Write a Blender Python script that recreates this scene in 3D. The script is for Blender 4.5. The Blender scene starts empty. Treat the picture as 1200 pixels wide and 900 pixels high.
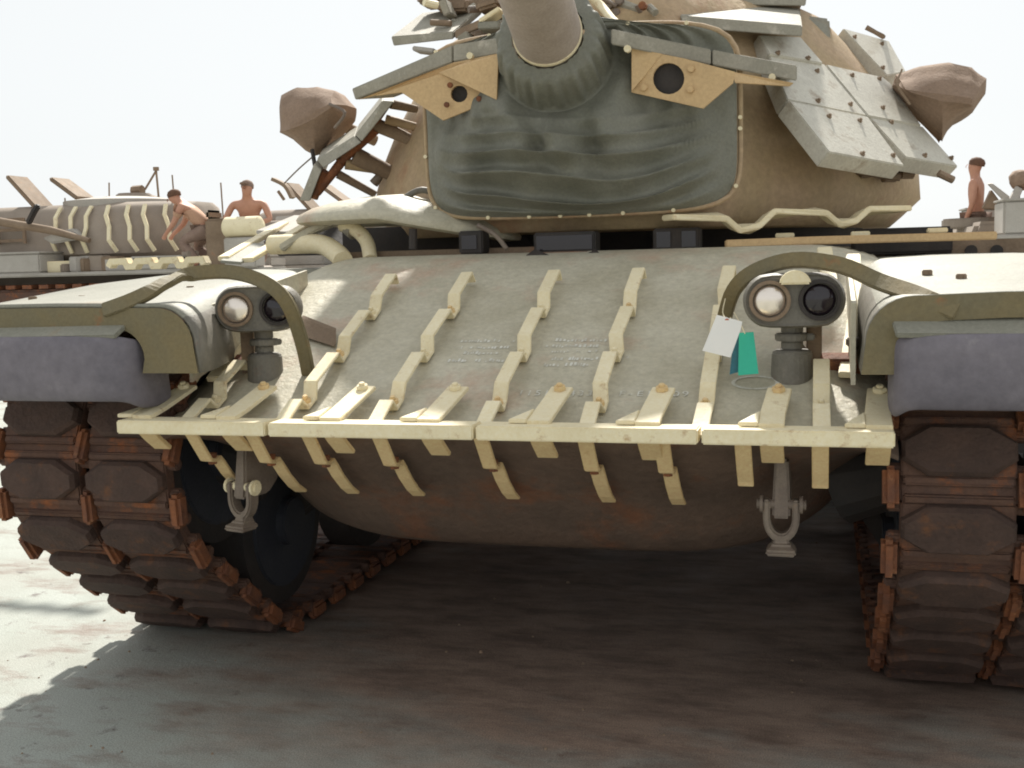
import bpy, bmesh, math, random
import numpy as np
from mathutils import Vector, Matrix
from mathutils.geometry import tessellate_polygon
random.seed(7)
rng = random.Random(3)
S = bpy.context.scene
COL = S.collection
# ------------------------------------------------------------------ camera
FPX, CAMP = 1300.0, Vector((0.93, -3.05, 1.44))
YAW, PIT, ROL = math.radians(15.8), math.radians(6.4), math.radians(-1.55)
_f = Vector((-math.sin(YAW)*math.cos(PIT), math.cos(YAW)*math.cos(PIT), -math.sin(PIT)))
_r = Vector((math.cos(YAW), math.sin(YAW), 0)); _u = _r.cross(_f)
CR = math.cos(ROL)*_r + math.sin(ROL)*_u
CU = -math.sin(ROL)*_r + math.cos(ROL)*_u
CF = _f
cam = bpy.data.cameras.new('camera'); co = bpy.data.objects.new('camera', cam); COL.objects.link(co)
cam.sensor_width = 36; cam.lens = FPX/1200*36; cam.clip_start = .05; cam.clip_end = 2000
m = Matrix((CR, CU, -CF)).transposed().to_4x4(); m.translation = CAMP
co.matrix_world = m
S.camera = co
# ------------------------------------------------------------------ world, sun, exposure
SUNV = Vector((-.165, .97, 1)).normalized()            # towards the sun: high, a little behind the tank
sun_el = math.asin(SUNV.z); sun_az = math.atan2(SUNV.x, SUNV.y)
HAZE, HZV = .92, 2.28
w = bpy.data.worlds.new('World'); S.world = w; w.use_nodes = True
nt = w.node_tree; bg = nt.nodes['Background']
sky = nt.nodes.new('ShaderNodeTexSky'); sky.sky_type = 'NISHITA'; sky.sun_disc = False
sky.sun_elevation = sun_el; sky.sun_rotation = sun_az
sky.dust_density = 1.6; sky.air_density = 1.0; sky.ozone_density = 1.0
hs = nt.nodes.new('ShaderNodeHueSaturation'); hs.inputs['Saturation'].default_value = .22; hs.inputs['Value'].default_value = .80
nt.links.new(sky.outputs[0], hs.inputs['Color'])
hz = nt.nodes.new('ShaderNodeMix'); hz.data_type = 'RGBA'; hz.inputs['Factor'].default_value = HAZE       # even white haze over the clear sky
hz.inputs[7].default_value = (HZV*.965, HZV*.995, HZV, 1)
nt.links.new(hs.outputs[0], hz.inputs[6]); nt.links.new(hz.outputs[2], bg.inputs['Color'])
bg.inputs['Strength'].default_value = .15
sl = bpy.data.lights.new('sun', 'SUN'); sl.energy = 3.0; sl.angle = math.radians(2.5); sl.color = (1, .96, .88)
so = bpy.data.objects.new('sun', sl); COL.objects.link(so); so.rotation_euler = (-SUNV).to_track_quat('-Z', 'Y').to_euler(); so.location = (0, 0, 12)
S.view_settings.view_transform = 'Standard'; S.view_settings.look = 'None'
S.view_settings.exposure = 1.3; S.view_settings.gamma = 1
S.cycles.filter_width = 1.9
S.cycles.max_bounces = 8

# ------------------------------------------------------------------ helpers
def ray(u, v): return CF + CR*((u-600)/FPX) - CU*((v-450)/FPX)
def at(u, v, Y):
    d = ray(u, v); return CAMP + d*((Y-CAMP.y)/d.y)
def onp(u, v, p, n):
    d = ray(u, v); return CAMP + d*((p-CAMP).dot(n)/d.dot(n))
def gz(X, Y):
    a = abs(X)
    return .9775 + .45*Y - (.9*max(0, a-.86)**2)
def ong(u, v, h=0):
    n = Vector((0, -.45, 1)); return onp(u, v, Vector((0, 0, .9775+h)), n)

def mat(name, c1, c2, scale=4, c3=None, c3amt=.45, c3scale=3, rough=.75, metal=0, bump=.25, bscale=60, grain=.12, spec=.4, sheen=0):
    M = bpy.data.materials.new(name); M.use_nodes = True
    n = M.node_tree.nodes; l = M.node_tree.links; b = n['Principled BSDF']
    tc = n.new('ShaderNodeTexCoord'); oi = n.new('ShaderNodeObjectInfo'); ad = n.new('ShaderNodeVectorMath'); ad.operation = 'ADD'
    mu = n.new('ShaderNodeMath'); mu.operation = 'MULTIPLY'; mu.inputs[1].default_value = 37
    l.new(oi.outputs['Random'], mu.inputs[0]); l.new(tc.outputs['Object'], ad.inputs[0]); l.new(mu.outputs[0], ad.inputs[1])
    def noise(s, det=6, r=.6):
        t = n.new('ShaderNodeTexNoise'); t.inputs['Scale'].default_value = s; t.inputs['Detail'].default_value = det; t.inputs['Roughness'].default_value = r
        l.new(ad.outputs[0], t.inputs['Vector']); return t.outputs['Fac']
    def ramp(src, a, bb):
        r = n.new('ShaderNodeMapRange'); r.inputs['From Min'].default_value = a; r.inputs['From Max'].default_value = bb; l.new(src, r.inputs['Value']); return r.outputs[0]
    def mix(fac, a, bb, mode='MIX'):
        x = n.new('ShaderNodeMix'); x.data_type = 'RGBA'; x.blend_type = mode
        if hasattr(fac, 'default_value') or not isinstance(fac, (int, float)): l.new(fac, x.inputs['Factor'])
        else: x.inputs['Factor'].default_value = fac
        for s_, i in ((a, 'A'), (bb, 'B')):
            if isinstance(s_, tuple):
                [q for q in x.inputs if q.name == i and q.type == 'RGBA'][0].default_value = (*s_, 1)
            else: l.new(s_, [q for q in x.inputs if q.name == i and q.type == 'RGBA'][0])
        return [q for q in x.outputs if q.type == 'RGBA'][0]
    c = mix(ramp(noise(scale), .35, .65), c1, c2)
    if c3: c = mix(ramp(noise(c3scale, 8, .7), 1-c3amt, 1-c3amt+.14), c, c3)
    g = ramp(noise(bscale*1.5, 3, .7), .3, .7)
    c = mix(grain, c, mix(g, (0, 0, 0), (1, 1, 1)), 'OVERLAY')
    l.new(c, b.inputs['Base Color'])
    b.inputs['Metallic'].default_value = metal; b.inputs['Specular IOR Level'].default_value = spec
    rr = n.new('ShaderNodeMapRange'); rr.inputs['To Min'].default_value = max(.05, rough-.12); rr.inputs['To Max'].default_value = min(1, rough+.12)
    l.new(noise(scale*2.3), rr.inputs['Value']); l.new(rr.outputs[0], b.inputs['Roughness'])
    if bump:
        bp = n.new('ShaderNodeBump'); bp.inputs['Strength'].default_value = bump; bp.inputs['Distance'].default_value = .01
        l.new(noise(bscale, 5, .65), bp.inputs['Height']); l.new(bp.outputs[0], b.inputs['Normal'])
    return M

M = dict(
    armour=mat('armour_paint', (0.432, 0.395, 0.295), (0.526, 0.489, 0.383), 5, (0.477, 0.357, 0.263), .46, 2.2, rough=.55, bump=.5, bscale=34),
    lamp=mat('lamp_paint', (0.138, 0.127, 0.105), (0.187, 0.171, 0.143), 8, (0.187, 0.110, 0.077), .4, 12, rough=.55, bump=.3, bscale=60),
    bow=mat('shaded_bow_paint', (.115, .08, .06), (.15, .10, .073), 5, (.19, .088, .05), .47, 3.4, rough=.7, bump=.7, bscale=22),  # hull paint toned dark below the nose, underside shade put into the colour
    turret=mat('turret_paint', (.385, .285, .165), (.42, .30, .19), 4, (.33, .185, .105), .46, 2.6, rough=.7, bump=.55, bscale=25),
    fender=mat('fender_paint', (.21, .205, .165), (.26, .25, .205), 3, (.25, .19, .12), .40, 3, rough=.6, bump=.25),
    lip=mat('fender_lip_paint', (0.187, 0.143, 0.066), (0.154, 0.132, 0.077), 5, (0.297, 0.110, 0.033), .38, 6, rough=.6, bump=.2),
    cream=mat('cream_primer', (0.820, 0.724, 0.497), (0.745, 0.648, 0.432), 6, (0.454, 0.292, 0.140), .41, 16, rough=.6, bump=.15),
    tan=mat('tan_primer', (0.598, 0.414, 0.218), (0.529, 0.368, 0.196), 5, (0.368, 0.184, 0.069), .32, 9, rough=.65, bump=.15),
    era=mat('armour_block_paint', (0.269, 0.250, 0.200), (0.325, 0.300, 0.244), 8, (0.525, 0.475, 0.400), .44, 7, rough=.65, bump=.2),
    panel=mat('dusty_panel_paint', (.50, .47, .40), (.60, .57, .49), 8, (.36, .30, .23), .46, 8, rough=.6, bump=.25),
    gold=mat('shaded_primer', (0.726, 0.539, 0.286), (0.660, 0.484, 0.253), 6, (0.462, 0.242, 0.088), .38, 10, rough=.65, bump=.15),  # cream primer darkened, the shade under the toe bar put into its colour
    canvas=mat('green_canvas', (0.162, 0.162, 0.129), (0.194, 0.191, 0.156), 5, (0.204, 0.188, 0.150), .38, 4, rough=.62, bump=.35, bscale=60),
    cover=mat('brown_canvas', (.22, .15, .105), (.28, .195, .14), 5, rough=.9, bump=.4, bscale=50),
    gun=mat('gun_paint', (0.347, 0.284, 0.236), (0.410, 0.339, 0.291), 8, rough=.6, bump=.3, bscale=70),
    flap=mat('mud_flap_rubber', (0.131, 0.119, 0.139), (0.183, 0.165, 0.186), 5, (0.262, 0.244, 0.253), .4, 5, rough=.6, bump=.3, bscale=20),
    rubber=mat('pad_rubber', (.055, .034, .027), (.085, .05, .038), 9, (.14, .062, .03), .44, 11, rough=.85, bump=.7, bscale=60),
    rust=mat('rusted_track_steel', (.12, .062, .04), (.09, .05, .038), 12, (.26, .085, .028), .47, 9, rough=.75, bump=.6, bscale=60),
    orust=mat('bright_rust', (.25, .09, .035), (.14, .06, .036), 16, (.38, .19, .09), .42, 20, rough=.8, bump=.5),
    dark=mat('dark_steel', (.03, .027, .026), (.05, .04, .035), 6, rough=.7, bump=.2),
    wheel=mat('wheel_paint', (.035, .038, .05), (.045, .047, .055), 4, (.08, .05, .03), .4, 5, rough=.6),
    shackle=mat('shackle_paint', (0.163, 0.125, 0.100), (0.213, 0.169, 0.131), 8, (0.250, 0.138, 0.075), .4, 10, rough=.55),
    brown=mat('dusty_brown_paint', (0.204, 0.144, 0.096), (0.264, 0.192, 0.132), 6, (0.360, 0.156, 0.072), .4, 6, rough=.8),
    bgtank=mat('faded_olive_paint', (0.247, 0.202, 0.162), (0.325, 0.267, 0.216), 1.5, rough=.75, bump=.1),
    bglight=mat('pale_grey_paint', (.36, .33, .29), (.44, .41, .37), 2, rough=.7, bump=.1),
    skin=mat('sunburnt_skin', (.44, .22, .145), (.50, .26, .175), 9, rough=.6, bump=0, grain=.03),
    cloth=mat('khaki_trousers', (.22, .15, .12), (.27, .19, .15), 8, rough=.9, bump=.1),
    shirt=mat('tan_shirt', (.45, .27, .18), (.5, .3, .2), 8, rough=.9, bump=.1),
    hair=mat('dark_hair', (.10, .05, .03), (.14, .07, .04), 20, rough=.8),
    white=mat('white_card', (.80, .78, .74), (.76, .75, .72), 6, rough=.7, bump=.05, grain=.03),
    green=mat('green_card', (.03, .42, .28), (.035, .46, .31), 6, rough=.5, bump=.05, grain=.03),
    teal=mat('dark_teal_card', (.03, .13, .17), (.035, .15, .19), 6, rough=.6, bump=.05),
    red=mat('red_eyelet', (.5, .12, .05), (.4, .1, .05), 9, rough=.6),
    chalk=mat('faded_chalk', (.72, .71, .64), (.52, .50, .43), 40, (.36, .33, .26), .46, 60, rough=.9, bump=0),
    black=mat('black_lens', (.012, .008, .012), (.016, .01, .014), 3, rough=.08, bump=0, grain=0, spec=.6),
    cable=mat('cable_rubber', (.06, .055, .05), (.09, .08, .07), 8, rough=.6),
)
lens = bpy.data.materials.new('headlight_glass'); lens.use_nodes = True
b_ = lens.node_tree.nodes['Principled BSDF']; b_.inputs['Base Color'].default_value = (.82, .74, .66, 1); b_.inputs['Metallic'].default_value = .85; b_.inputs['Roughness'].default_value = .22
nz = lens.node_tree.nodes.new('ShaderNodeTexNoise'); nz.inputs['Scale'].default_value = 30
bp_ = lens.node_tree.nodes.new('ShaderNodeBump'); bp_.inputs['Strength'].default_value = .25
lens.node_tree.links.new(nz.outputs['Fac'], bp_.inputs['Height']); lens.node_tree.links.new(bp_.outputs[0], b_.inputs['Normal'])
M['lens'] = lens

class MB:
    def __init__(s): s.bm = bmesh.new()
    def poly(s, vs, faces):
        v = [s.bm.verts.new(Vector(p)) for p in vs]
        for f in faces:
            try: s.bm.faces.new([v[i] for i in f])
            except ValueError: pass
        return v
    def box(s, c, d, rot=None):
        c = Vector(c); hx, hy, hz_ = d[0]/2, d[1]/2, d[2]/2
        vs = [Vector((x*hx, y*hy, z*hz_)) for z in (-1, 1) for y in (-1, 1) for x in (-1, 1)]
        if rot is not None: vs = [rot @ q for q in vs]
        s.poly([c+q for q in vs], [(0, 2, 3, 1), (4, 5, 7, 6), (0, 1, 5, 4), (2, 6, 7, 3), (0, 4, 6, 2), (1, 3, 7, 5)]); return s
    def prism(s, pts, vec):
        n = len(pts); vec = Vector(vec); a = [Vector(p) for p in pts]
        s.poly(a+[p+vec for p in a], [tuple(range(n)), tuple(range(2*n-1, n-1, -1))]+[(i, i+n, (i+1) % n+n, (i+1) % n) for i in range(n)]); return s
    def tube(s, pts, r, n=10, cap=True):
        pts = [Vector(p) for p in pts]; rs = r if isinstance(r, (list, tuple)) else [r]*len(pts)
        rings = []; prev = None
        for i, p in enumerate(pts):
            t = (pts[min(i+1, len(pts)-1)]-pts[max(i-1, 0)]).normalized()
            if prev is None:
                a = t.orthogonal().normalized()
            else:
                a = (prev - t*prev.dot(t)).normalized()
            prev = a; b = t.cross(a)
            rings.append([s.bm.verts.new(p+(a*math.cos(k*2*math.pi/n)+b*math.sin(k*2*math.pi/n))*rs[i]) for k in range(n)])
        for i in range(len(rings)-1):
            for k in range(n): s.bm.faces.new((rings[i][k], rings[i][(k+1) % n], rings[i+1][(k+1) % n], rings[i+1][k]))
        if cap:
            s.bm.faces.new(rings[0][::-1]); s.bm.faces.new(rings[-1])
        return s
    def bar(s, pts, w, h, side=(1, 0, 0)):
        """rectangular section swept along pts; w along side, h across it"""
        pts = [Vector(p) for p in pts]; sd = Vector(side).normalized(); rings = []
        for i, p in enumerate(pts):
            t0 = (pts[i]-pts[i-1]).normalized() if i else (pts[1]-pts[0]).normalized()
            t1 = (pts[i+1]-pts[i]).normalized() if i < len(pts)-1 else t0
            t = (t0+t1).normalized(); a = (sd-t*sd.dot(t)).normalized(); b = t.cross(a)
            k = 1/max(.5, t.dot(t0))
            rings.append([s.bm.verts.new(p+a*(x*w/2)+b*(y*h/2*k)) for x, y in ((-1, -1), (1, -1), (1, 1), (-1, 1))])
        for i in range(len(rings)-1):
            for k in range(4): s.bm.faces.new((rings[i][k], rings[i][(k+1) % 4], rings[i+1][(k+1) % 4], rings[i+1][k]))
        s.bm.faces.new(rings[0][::-1]); s.bm.faces.new(rings[-1]); return s
    def loft(s, rings, cap=(True, True), closed=True):
        R = [[s.bm.verts.new(Vector(p)) for p in r] for r in rings]
        n = len(R[0])
        for i in range(len(R)-1):
            for k in range(n if closed else n-1): s.bm.faces.new((R[i][k], R[i][(k+1) % n], R[i+1][(k+1) % n], R[i+1][k]))
        if cap[0]: s.bm.faces.new(R[0][::-1])
        if cap[1]: s.bm.faces.new(R[-1])
        return s
    def holed(s, outer, hole, vec):
        vec = Vector(vec); loops = [[Vector(p) for p in outer], [Vector(p) for p in hole]]
        tri = tessellate_polygon(loops); allv = loops[0]+loops[1]; n = len(allv)
        F = [tuple(t) for t in tri]+[tuple(i+n for i in t[::-1]) for t in tri]
        o = 0
        for lp in loops:
            k = len(lp); F += [(o+i, o+(i+1) % k, o+(i+1) % k+n, o+i+n) for i in range(k)]; o += k
        s.poly(allv+[p+vec for p in allv], F); return s
    def build(s, name, m_, parent=None, bevel=0, smooth=False, segs=2):
        bmesh.ops.recalc_face_normals(s.bm, faces=s.bm.faces)
        if bevel: bmesh.ops.bevel(s.bm, geom=[e for e in s.bm.edges if len(e.link_faces) == 2 and e.calc_face_angle(0) > .6], offset=bevel, segments=segs, affect='EDGES', clamp_overlap=True)
        me = bpy.data.meshes.new(name); s.bm.to_mesh(me); s.bm.free(); me.materials.append(m_ if not isinstance(m_, str) else M[m_])
        if smooth:
            for p in me.polygons: p.use_smooth = True
            if smooth != True: me.set_sharp_from_angle(angle=smooth)
        o = bpy.data.objects.new(name, me); COL.objects.link(o)
        if parent: o.parent = parent
        return o
def tag(o, label=None, cat=None, group=None, kind=None):
    if label: o['label'] = label
    if cat: o['category'] = cat
    if group: o['group'] = group
    if kind: o['kind'] = kind
    return o
def empty(name, label, cat, loc=(0, 0, 0), rz=0, group=None):
    o = bpy.data.objects.new(name, None); COL.objects.link(o); o.location = loc; o.rotation_euler = (0, 0, rz); o.empty_display_size = .2
    return tag(o, label, cat, group)
def share(o, parent, mw=None):
    c = o.copy(); COL.objects.link(c); c.parent = parent
    if mw is not None: c.matrix_local = mw
    return c

# ------------------------------------------------------------------ ground
gm = bpy.data.materials.new('stained_concrete'); gm.use_nodes = True
n = gm.node_tree.nodes; l = gm.node_tree.links; b = n['Principled BSDF']
tc = n.new('ShaderNodeTexCoord')
def gnoise(s, det=8, r=.6, sx=1, sy=1):
    mp = n.new('ShaderNodeMapping'); mp.inputs['Scale'].default_value = (sx, sy, 1); l.new(tc.outputs['Object'], mp.inputs['Vector'])
    t = n.new('ShaderNodeTexNoise'); t.inputs['Scale'].default_value = s; t.inputs['Detail'].default_value = det; t.inputs['Roughness'].default_value = r
    l.new(mp.outputs[0], t.inputs['Vector']); return t.outputs['Fac']
def gramp(src, a, bb):
    r = n.new('ShaderNodeMapRange'); r.inputs['From Min'].default_value = a; r.inputs['From Max'].default_value = bb; l.new(src, r.inputs['Value']); return r.outputs[0]
def gmix(fac, a, bb):
    x = n.new('ShaderNodeMix'); x.data_type = 'RGBA'
    l.new(fac, x.inputs['Factor'])
    for s_, i in ((a, 6), (bb, 7)):
        if isinstance(s_, tuple): x.inputs[i].default_value = (*s_, 1)
        else: l.new(s_, x.inputs[i])
    return x.outputs[2]
c = gmix(gramp(gnoise(1.1), .3, .7), (.345, .37, .335), (.30, .30, .26))
c = gmix(gramp(gnoise(3.2, 8, .65, .7, 1.6), .52, .66), c, (.21, .17, .14))
c = gmix(gramp(gnoise(7, 8, .7), .60, .70), c, (.11, .085, .075))
# brown patch under the tank: its shade painted into the colour, ragged edge
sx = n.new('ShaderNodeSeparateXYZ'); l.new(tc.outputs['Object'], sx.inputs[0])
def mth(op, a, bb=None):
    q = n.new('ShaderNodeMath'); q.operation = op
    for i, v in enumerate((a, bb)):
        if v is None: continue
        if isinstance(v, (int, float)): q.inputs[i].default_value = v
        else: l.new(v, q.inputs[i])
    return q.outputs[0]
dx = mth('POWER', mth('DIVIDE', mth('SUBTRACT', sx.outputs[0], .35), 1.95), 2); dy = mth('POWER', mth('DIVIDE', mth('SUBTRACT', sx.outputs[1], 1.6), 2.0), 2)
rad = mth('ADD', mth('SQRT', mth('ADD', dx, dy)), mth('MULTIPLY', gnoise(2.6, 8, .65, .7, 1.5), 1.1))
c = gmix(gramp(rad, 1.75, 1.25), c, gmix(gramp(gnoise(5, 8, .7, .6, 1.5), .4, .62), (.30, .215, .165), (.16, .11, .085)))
fine = gramp(gnoise(220, 3, .7), .35, .65)
x = n.new('ShaderNodeMix'); x.data_type = 'RGBA'; x.blend_type = 'OVERLAY'; x.inputs['Factor'].default_value = .35; l.new(c, x.inputs[6]); l.new(fine, x.inputs[7]); c = x.outputs[2]
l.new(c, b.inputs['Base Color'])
rr = gramp(gnoise(4), .3, .7); rm = n.new('ShaderNodeMapRange'); rm.inputs['To Min'].default_value = .55; rm.inputs['To Max'].default_value = .9; l.new(rr, rm.inputs['Value']); l.new(rm.outputs[0], b.inputs['Roughness'])
bp = n.new('ShaderNodeBump'); bp.inputs['Strength'].default_value = .35; bp.inputs['Distance'].default_value = .01; l.new(gnoise(60, 6, .7), bp.inputs['Height']); l.new(bp.outputs[0], b.inputs['Normal'])
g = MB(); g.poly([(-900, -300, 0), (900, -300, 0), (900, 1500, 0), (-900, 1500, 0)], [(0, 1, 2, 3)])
tag(g.build('ground', gm), kind='structure', label='pale concrete hardstand with dark stains, the shade under the tank painted in brown')

pb = MB(); prng = random.Random(11)
for k in range(160):
    y = prng.uniform(-.8, 3.2); x = prng.uniform(-3.6, 2.0); r = prng.uniform(.002, .006)*(1+.8*(prng.random() < .1))
    pts = [Vector((x+r*math.cos(a)*prng.uniform(.7, 1.3), y+r*math.sin(a)*prng.uniform(.7, 1.3), 0)) for a in [i*math.pi/3 for i in range(6)]]
    tp = [Vector((x+(p.x-x)*.55, y+(p.y-y)*.55, r*.8)) for p in pts]
    pb.loft([pts, tp], cap=(False, True))
tag(pb.build('gravel', 'brown'), kind='stuff', label='loose grit scattered over the concrete')
# ------------------------------------------------------------------ main tank
tank = empty('battle_tank', 'big olive tank filling the picture, nose on, with cream brackets across its bow', 'tank')
# ---- hull: one closed shell, profile swept across X
XS = np.linspace(-1.12, 1.12, 57)
prof_up = [(6.6, 1.47), (3.2, 1.47), (1.16, 1.465), (1.09, 1.452), (1.02, 1.434)]+[(y, .9775+.45*y) for y in (.85, .7, .55, .42, .3, .2, .12, .06, .03)]
prof_lo = [(.0, .978), (-.02, .962), (-.028, .94), (-.020, .92), (.02, .885), (.08, .835), (.15, .78), (.23, .71), (.31, .635), (.38, .56), (.44, .50), (.53, .465), (.66, .45), (1.5, .45), (6.2, .45), (6.6, .8)]
mb = MB(); rings = []
for X in XS:
    a = abs(X); r = []
    for y, z in prof_up: r.append((X, y, z-(.9*max(0, a-.86)**2 if y < 3 else 0)))
    for y, z in prof_lo:
        d = min(1, max(0, (.95-z)/.45)); q = (a/1.1)
        r.append((X, y+(.30*q**5*min(1, d*1.6) if y < 1 else 0), z-(.9*max(0, a-.86)**2)*(1-d) + d*.2*a**5))
    rings.append(r)
hull = mb.loft(rings).build('hull', 'armour', tank, smooth=.7)
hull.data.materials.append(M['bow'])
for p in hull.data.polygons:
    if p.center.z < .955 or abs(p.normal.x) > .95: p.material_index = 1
# front seam under the glacis edge (rusty lip at both outer corners)
for s in (-1, 1):
    MB().box((s*1.0, .30, gz(s*1.0, .30)+.02), (.17, .05, .05), Matrix.Rotation(.42, 3, 'X')).build('weld_lip', 'orust', tank, bevel=.006)
# ---- lifting eyes / small fittings on glacis
def hatprofile(knots, off):
    out = []
    for y, h in knots: out.append(Vector((0, y, .9775+.45*y)) + Vector((0, -.41, .912))*(h+off))
    return out
full = [(.83, .012), (.822, .052), (.665, .052), (.635, .012), (.575, .012), (.555, .052), (.385, .052), (.355, .012), (.30, .012), (.28, .052), (.115, .052), (.085, .012), (.035, .012), (.015, .052), (-.13, .05)]
part = [(.25, .012), (.235, .052), (.11, .052), (.085, .012), (.035, .012), (.015, .052), (-.13, .05)]
for X, kn in ((-.925, part), (-.612, full), (-.318, full), (.008, full), (.308, full), (.615, full), (.923, part)):
    pts = [Vector((X+rng.uniform(-.004, .004), p.y, p.z)) for p in hatprofile(kn, 0)]
    st = MB().bar(pts, .045, .010).build('mounting_strip', 'cream', tank, bevel=.002)
    for i in range(len(kn)-1):
        if kn[i][1] < .02 and kn[i+1][1] < .02:
            p = (pts[i]+pts[i+1])/2; nrm = Vector((0, -.41, .912))
            MB().tube([p, p+nrm*.016], .017, 6).tube([p+nrm*.016, p+nrm*.028], .009, 8).build('bolt', 'gold' if rng.random() < .5 else 'cream', st, bevel=.002)
# ---- cross bars of the toe with gusseted tabs
seg = [(-1.115, -.622), (-.612, .008), (.016, .617), (.627, 1.10)]
tabs = [[-1.06, -.775], [-.44, -.14], [.18, .478], [.80, 1.065]]
for (a, bb), tb in zip(seg, tabs):
    br = MB().box(((a+bb)/2, -.155, .972), (bb-a, .09, .040), Matrix.Rotation(rng.uniform(-.004, .004), 3, 'Y')).build('toe_bar', 'cream', tank, bevel=.004)
    for X in tb:
        # upright tab lying up the glacis, with a flared gusset on its left
        pts = [(X, -.15, .995), (X, -.105, 1.003), (X, -.06, 1.012), (X+.012, .10, 1.060)]
        MB().bar(pts, .066, .013).prism([(X-.033, -.15, .993), (X-.033, -.06, 1.012), (X-.085, -.15, .993)], (0, 0, .012)).build('bracket_tab', 'cream', br, bevel=.002)
        p = Vector((X+.010, .075, 1.058)); nrm = Vector((0, -.29, .957))
        MB().tube([p, p+nrm*.014], .019, 6).tube([p+nrm*.014, p+nrm*.022], .010, 8).build('bolt', 'gold' if rng.random() < .5 else 'cream', br, bevel=.002)
        pts = [(X, -.135, .955), (X, -.10, .925), (X, -.045, .885)]
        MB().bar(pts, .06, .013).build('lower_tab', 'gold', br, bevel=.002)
# ---- lower hanging strips below the bar
for X in (-.925, -.72, -.535, -.31, .0, .30, .51, .725, .922):
    pts = [(X, -.115, .955), (X, -.09, .93), (X, -.02, .845), (X, .005, .838), (X+.002, .03, .845), (X+.003, .05, .825), (X+.004, .09, .782), (X+.006, .145, .735), (X+.008, .19, .708)]
    if X > .7: pts = [(X, -.115, .955), (X, -.075, .90), (X, -.035, .855), (X, .0, .82), (X, .01, .805)]
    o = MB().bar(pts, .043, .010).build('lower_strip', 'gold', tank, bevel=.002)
    if X < .7: MB().tube([(X, .015, .86), (X, .015, .825)], .014, 6).build('bolt', 'orust', o)
# ---- tow shackles
def shackle(X, Y, turn):
    sh = bpy.data.objects.new('tow_shackle', None); COL.objects.link(sh); sh.parent = tank; sh.location = (X, Y, .745); sh.scale = (.58, .74, .74); sh.rotation_euler = (0, 0, turn)
    MB().loft([[(-.032, -.03, .17), (.032, -.03, .17), (.032, .25, .17), (-.032, .25, .17)], [(-.042, -.05, .0), (.042, -.05, .0), (.042, .16, .0), (-.042, .16, .0)], [(-.042, -.06, -.05), (.042, -.06, -.05), (.042, .10, -.05), (-.042, .10, -.05)]]).build('lug', 'shackle', sh, bevel=.01)
    pts = []
    for k in range(13):
        a = math.pi*k/12; pts.append((-.068*math.cos(a), -.03, -.05-.075*math.sin(a)))
    pts = [(-.068, -.03, .02)]+pts+[(.068, -.03, .02)]
    u = MB().bar(pts, .06, .034, (0, 1, 0)); u.loft([[(-.03, -.055, -.12), (.03, -.055, -.12), (.03, -.0, -.12), (-.03, 0, -.12)], [(-.04, -.065, -.15), (.04, -.065, -.15), (.04, 0, -.15), (-.04, 0, -.15)], [(-.072, -.10, -.165), (.072, -.10, -.165), (.072, .0, -.165), (-.072, .0, -.165)], [(-.068, -.10, -.185), (.068, -.10, -.185), (.068, 0, -.185), (-.068, 0, -.185)]])
    u.build('clevis', 'shackle', sh, bevel=.008)
    MB().tube([(-.115, -.03, .0), (.115, -.03, .0)], .020, 12).tube([(-.10, -.03, 0), (-.085, -.03, 0)], .034, 12).tube([(.085, -.03, 0), (.10, -.03, 0)], .034, 12).build('pin', 'cream' if turn else 'shackle', sh, smooth=.6)
shackle(.818, .08, 0); shackle(-.845, .08, -.25)

# ---- track: path, shoes
RI = .385
def arc(c, r, a0, a1, k): return [(c[0]+r*math.cos(a0+(a1-a0)*i/k), c[1]+r*math.sin(a0+(a1-a0)*i/k)) for i in range(k+1)]
cI, cW, cL, cS = (.42, .79), (.88, .43), (5.3, .43), (6.05, .80)
path = []
d = Vector((cW[0]-cI[0], cW[1]-cI[1])).normalized(); na = math.atan2(-d.x, d.y) if False else math.atan2(d.y, d.x)-math.pi/2
path += arc(cI, RI, math.pi/2, na+2*math.pi, 40)          # over the idler, down its front
path += arc(cW, RI, na+2*math.pi, 1.5*math.pi, 12)
d2 = Vector((cS[0]-cL[0], cS[1]-cL[1])).normalized(); nb = math.atan2(d2.y, d2.x)-math.pi/2
path += arc(cL, RI, -math.pi/2, nb, 8)
path += arc(cS, RI, nb, math.pi/2, 30)
path.append((cI[0], cI[1]+RI))
P = np.array(path); sg = np.r_[0, np.cumsum(np.hypot(*np.diff(P, axis=0).T))]
PITCH = sg[-1]/round(sg[-1]/.195); NSH = round(sg[-1]/PITCH)
def pathat(s):
    s %= sg[-1]; return Vector((np.interp(s, sg, P[:, 0]), np.interp(s, sg, P[:, 1])))
# shoe in local coordinates: x across, y along the track, z outwards
W = .69
def octa(cx, hw, hl, ch):
    return [(cx-hw+ch, -hl), (cx+hw-ch, -hl), (cx+hw, -hl*.35), (cx+hw, hl*.35), (cx+hw-ch, hl), (cx-hw+ch, hl), (cx-hw, hl*.35), (cx-hw, -hl*.35)]
mb = MB()
for cx in (-.164, .164):
    mb.box((cx, 0, -.005), (.285, .14, .05))
    mb.box((cx, .079, .006), (.275, .024, .034)); mb.box((cx, -.079, .006), (.275, .024, .034))
for cx in (-.164, .164): mb.box((cx, PITCH/2, -.012), (.29, .075, .03))
for yy in (-.05, .05): mb.tube([(-W/2+.005, yy, -.012), (W/2-.005, yy, -.012)], .022, 8)
shoe0 = mb.build('track_shoe', 'rust', None, bevel=.005)
def padmesh(cx):
    a = octa(cx, .142, .067, .065)
    b_ = octa(cx, .133, .058, .062)
    return MB().loft([[(x, y, .015) for x, y in a], [(x, y, .040) for x, y in a], [(x, y, .055) for x, y in b_]])
pads0 = [padmesh(c_).build('rubber_pad', 'rubber', None, smooth=.5) for c_ in (-.164, .164)]
con0 = []
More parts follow.
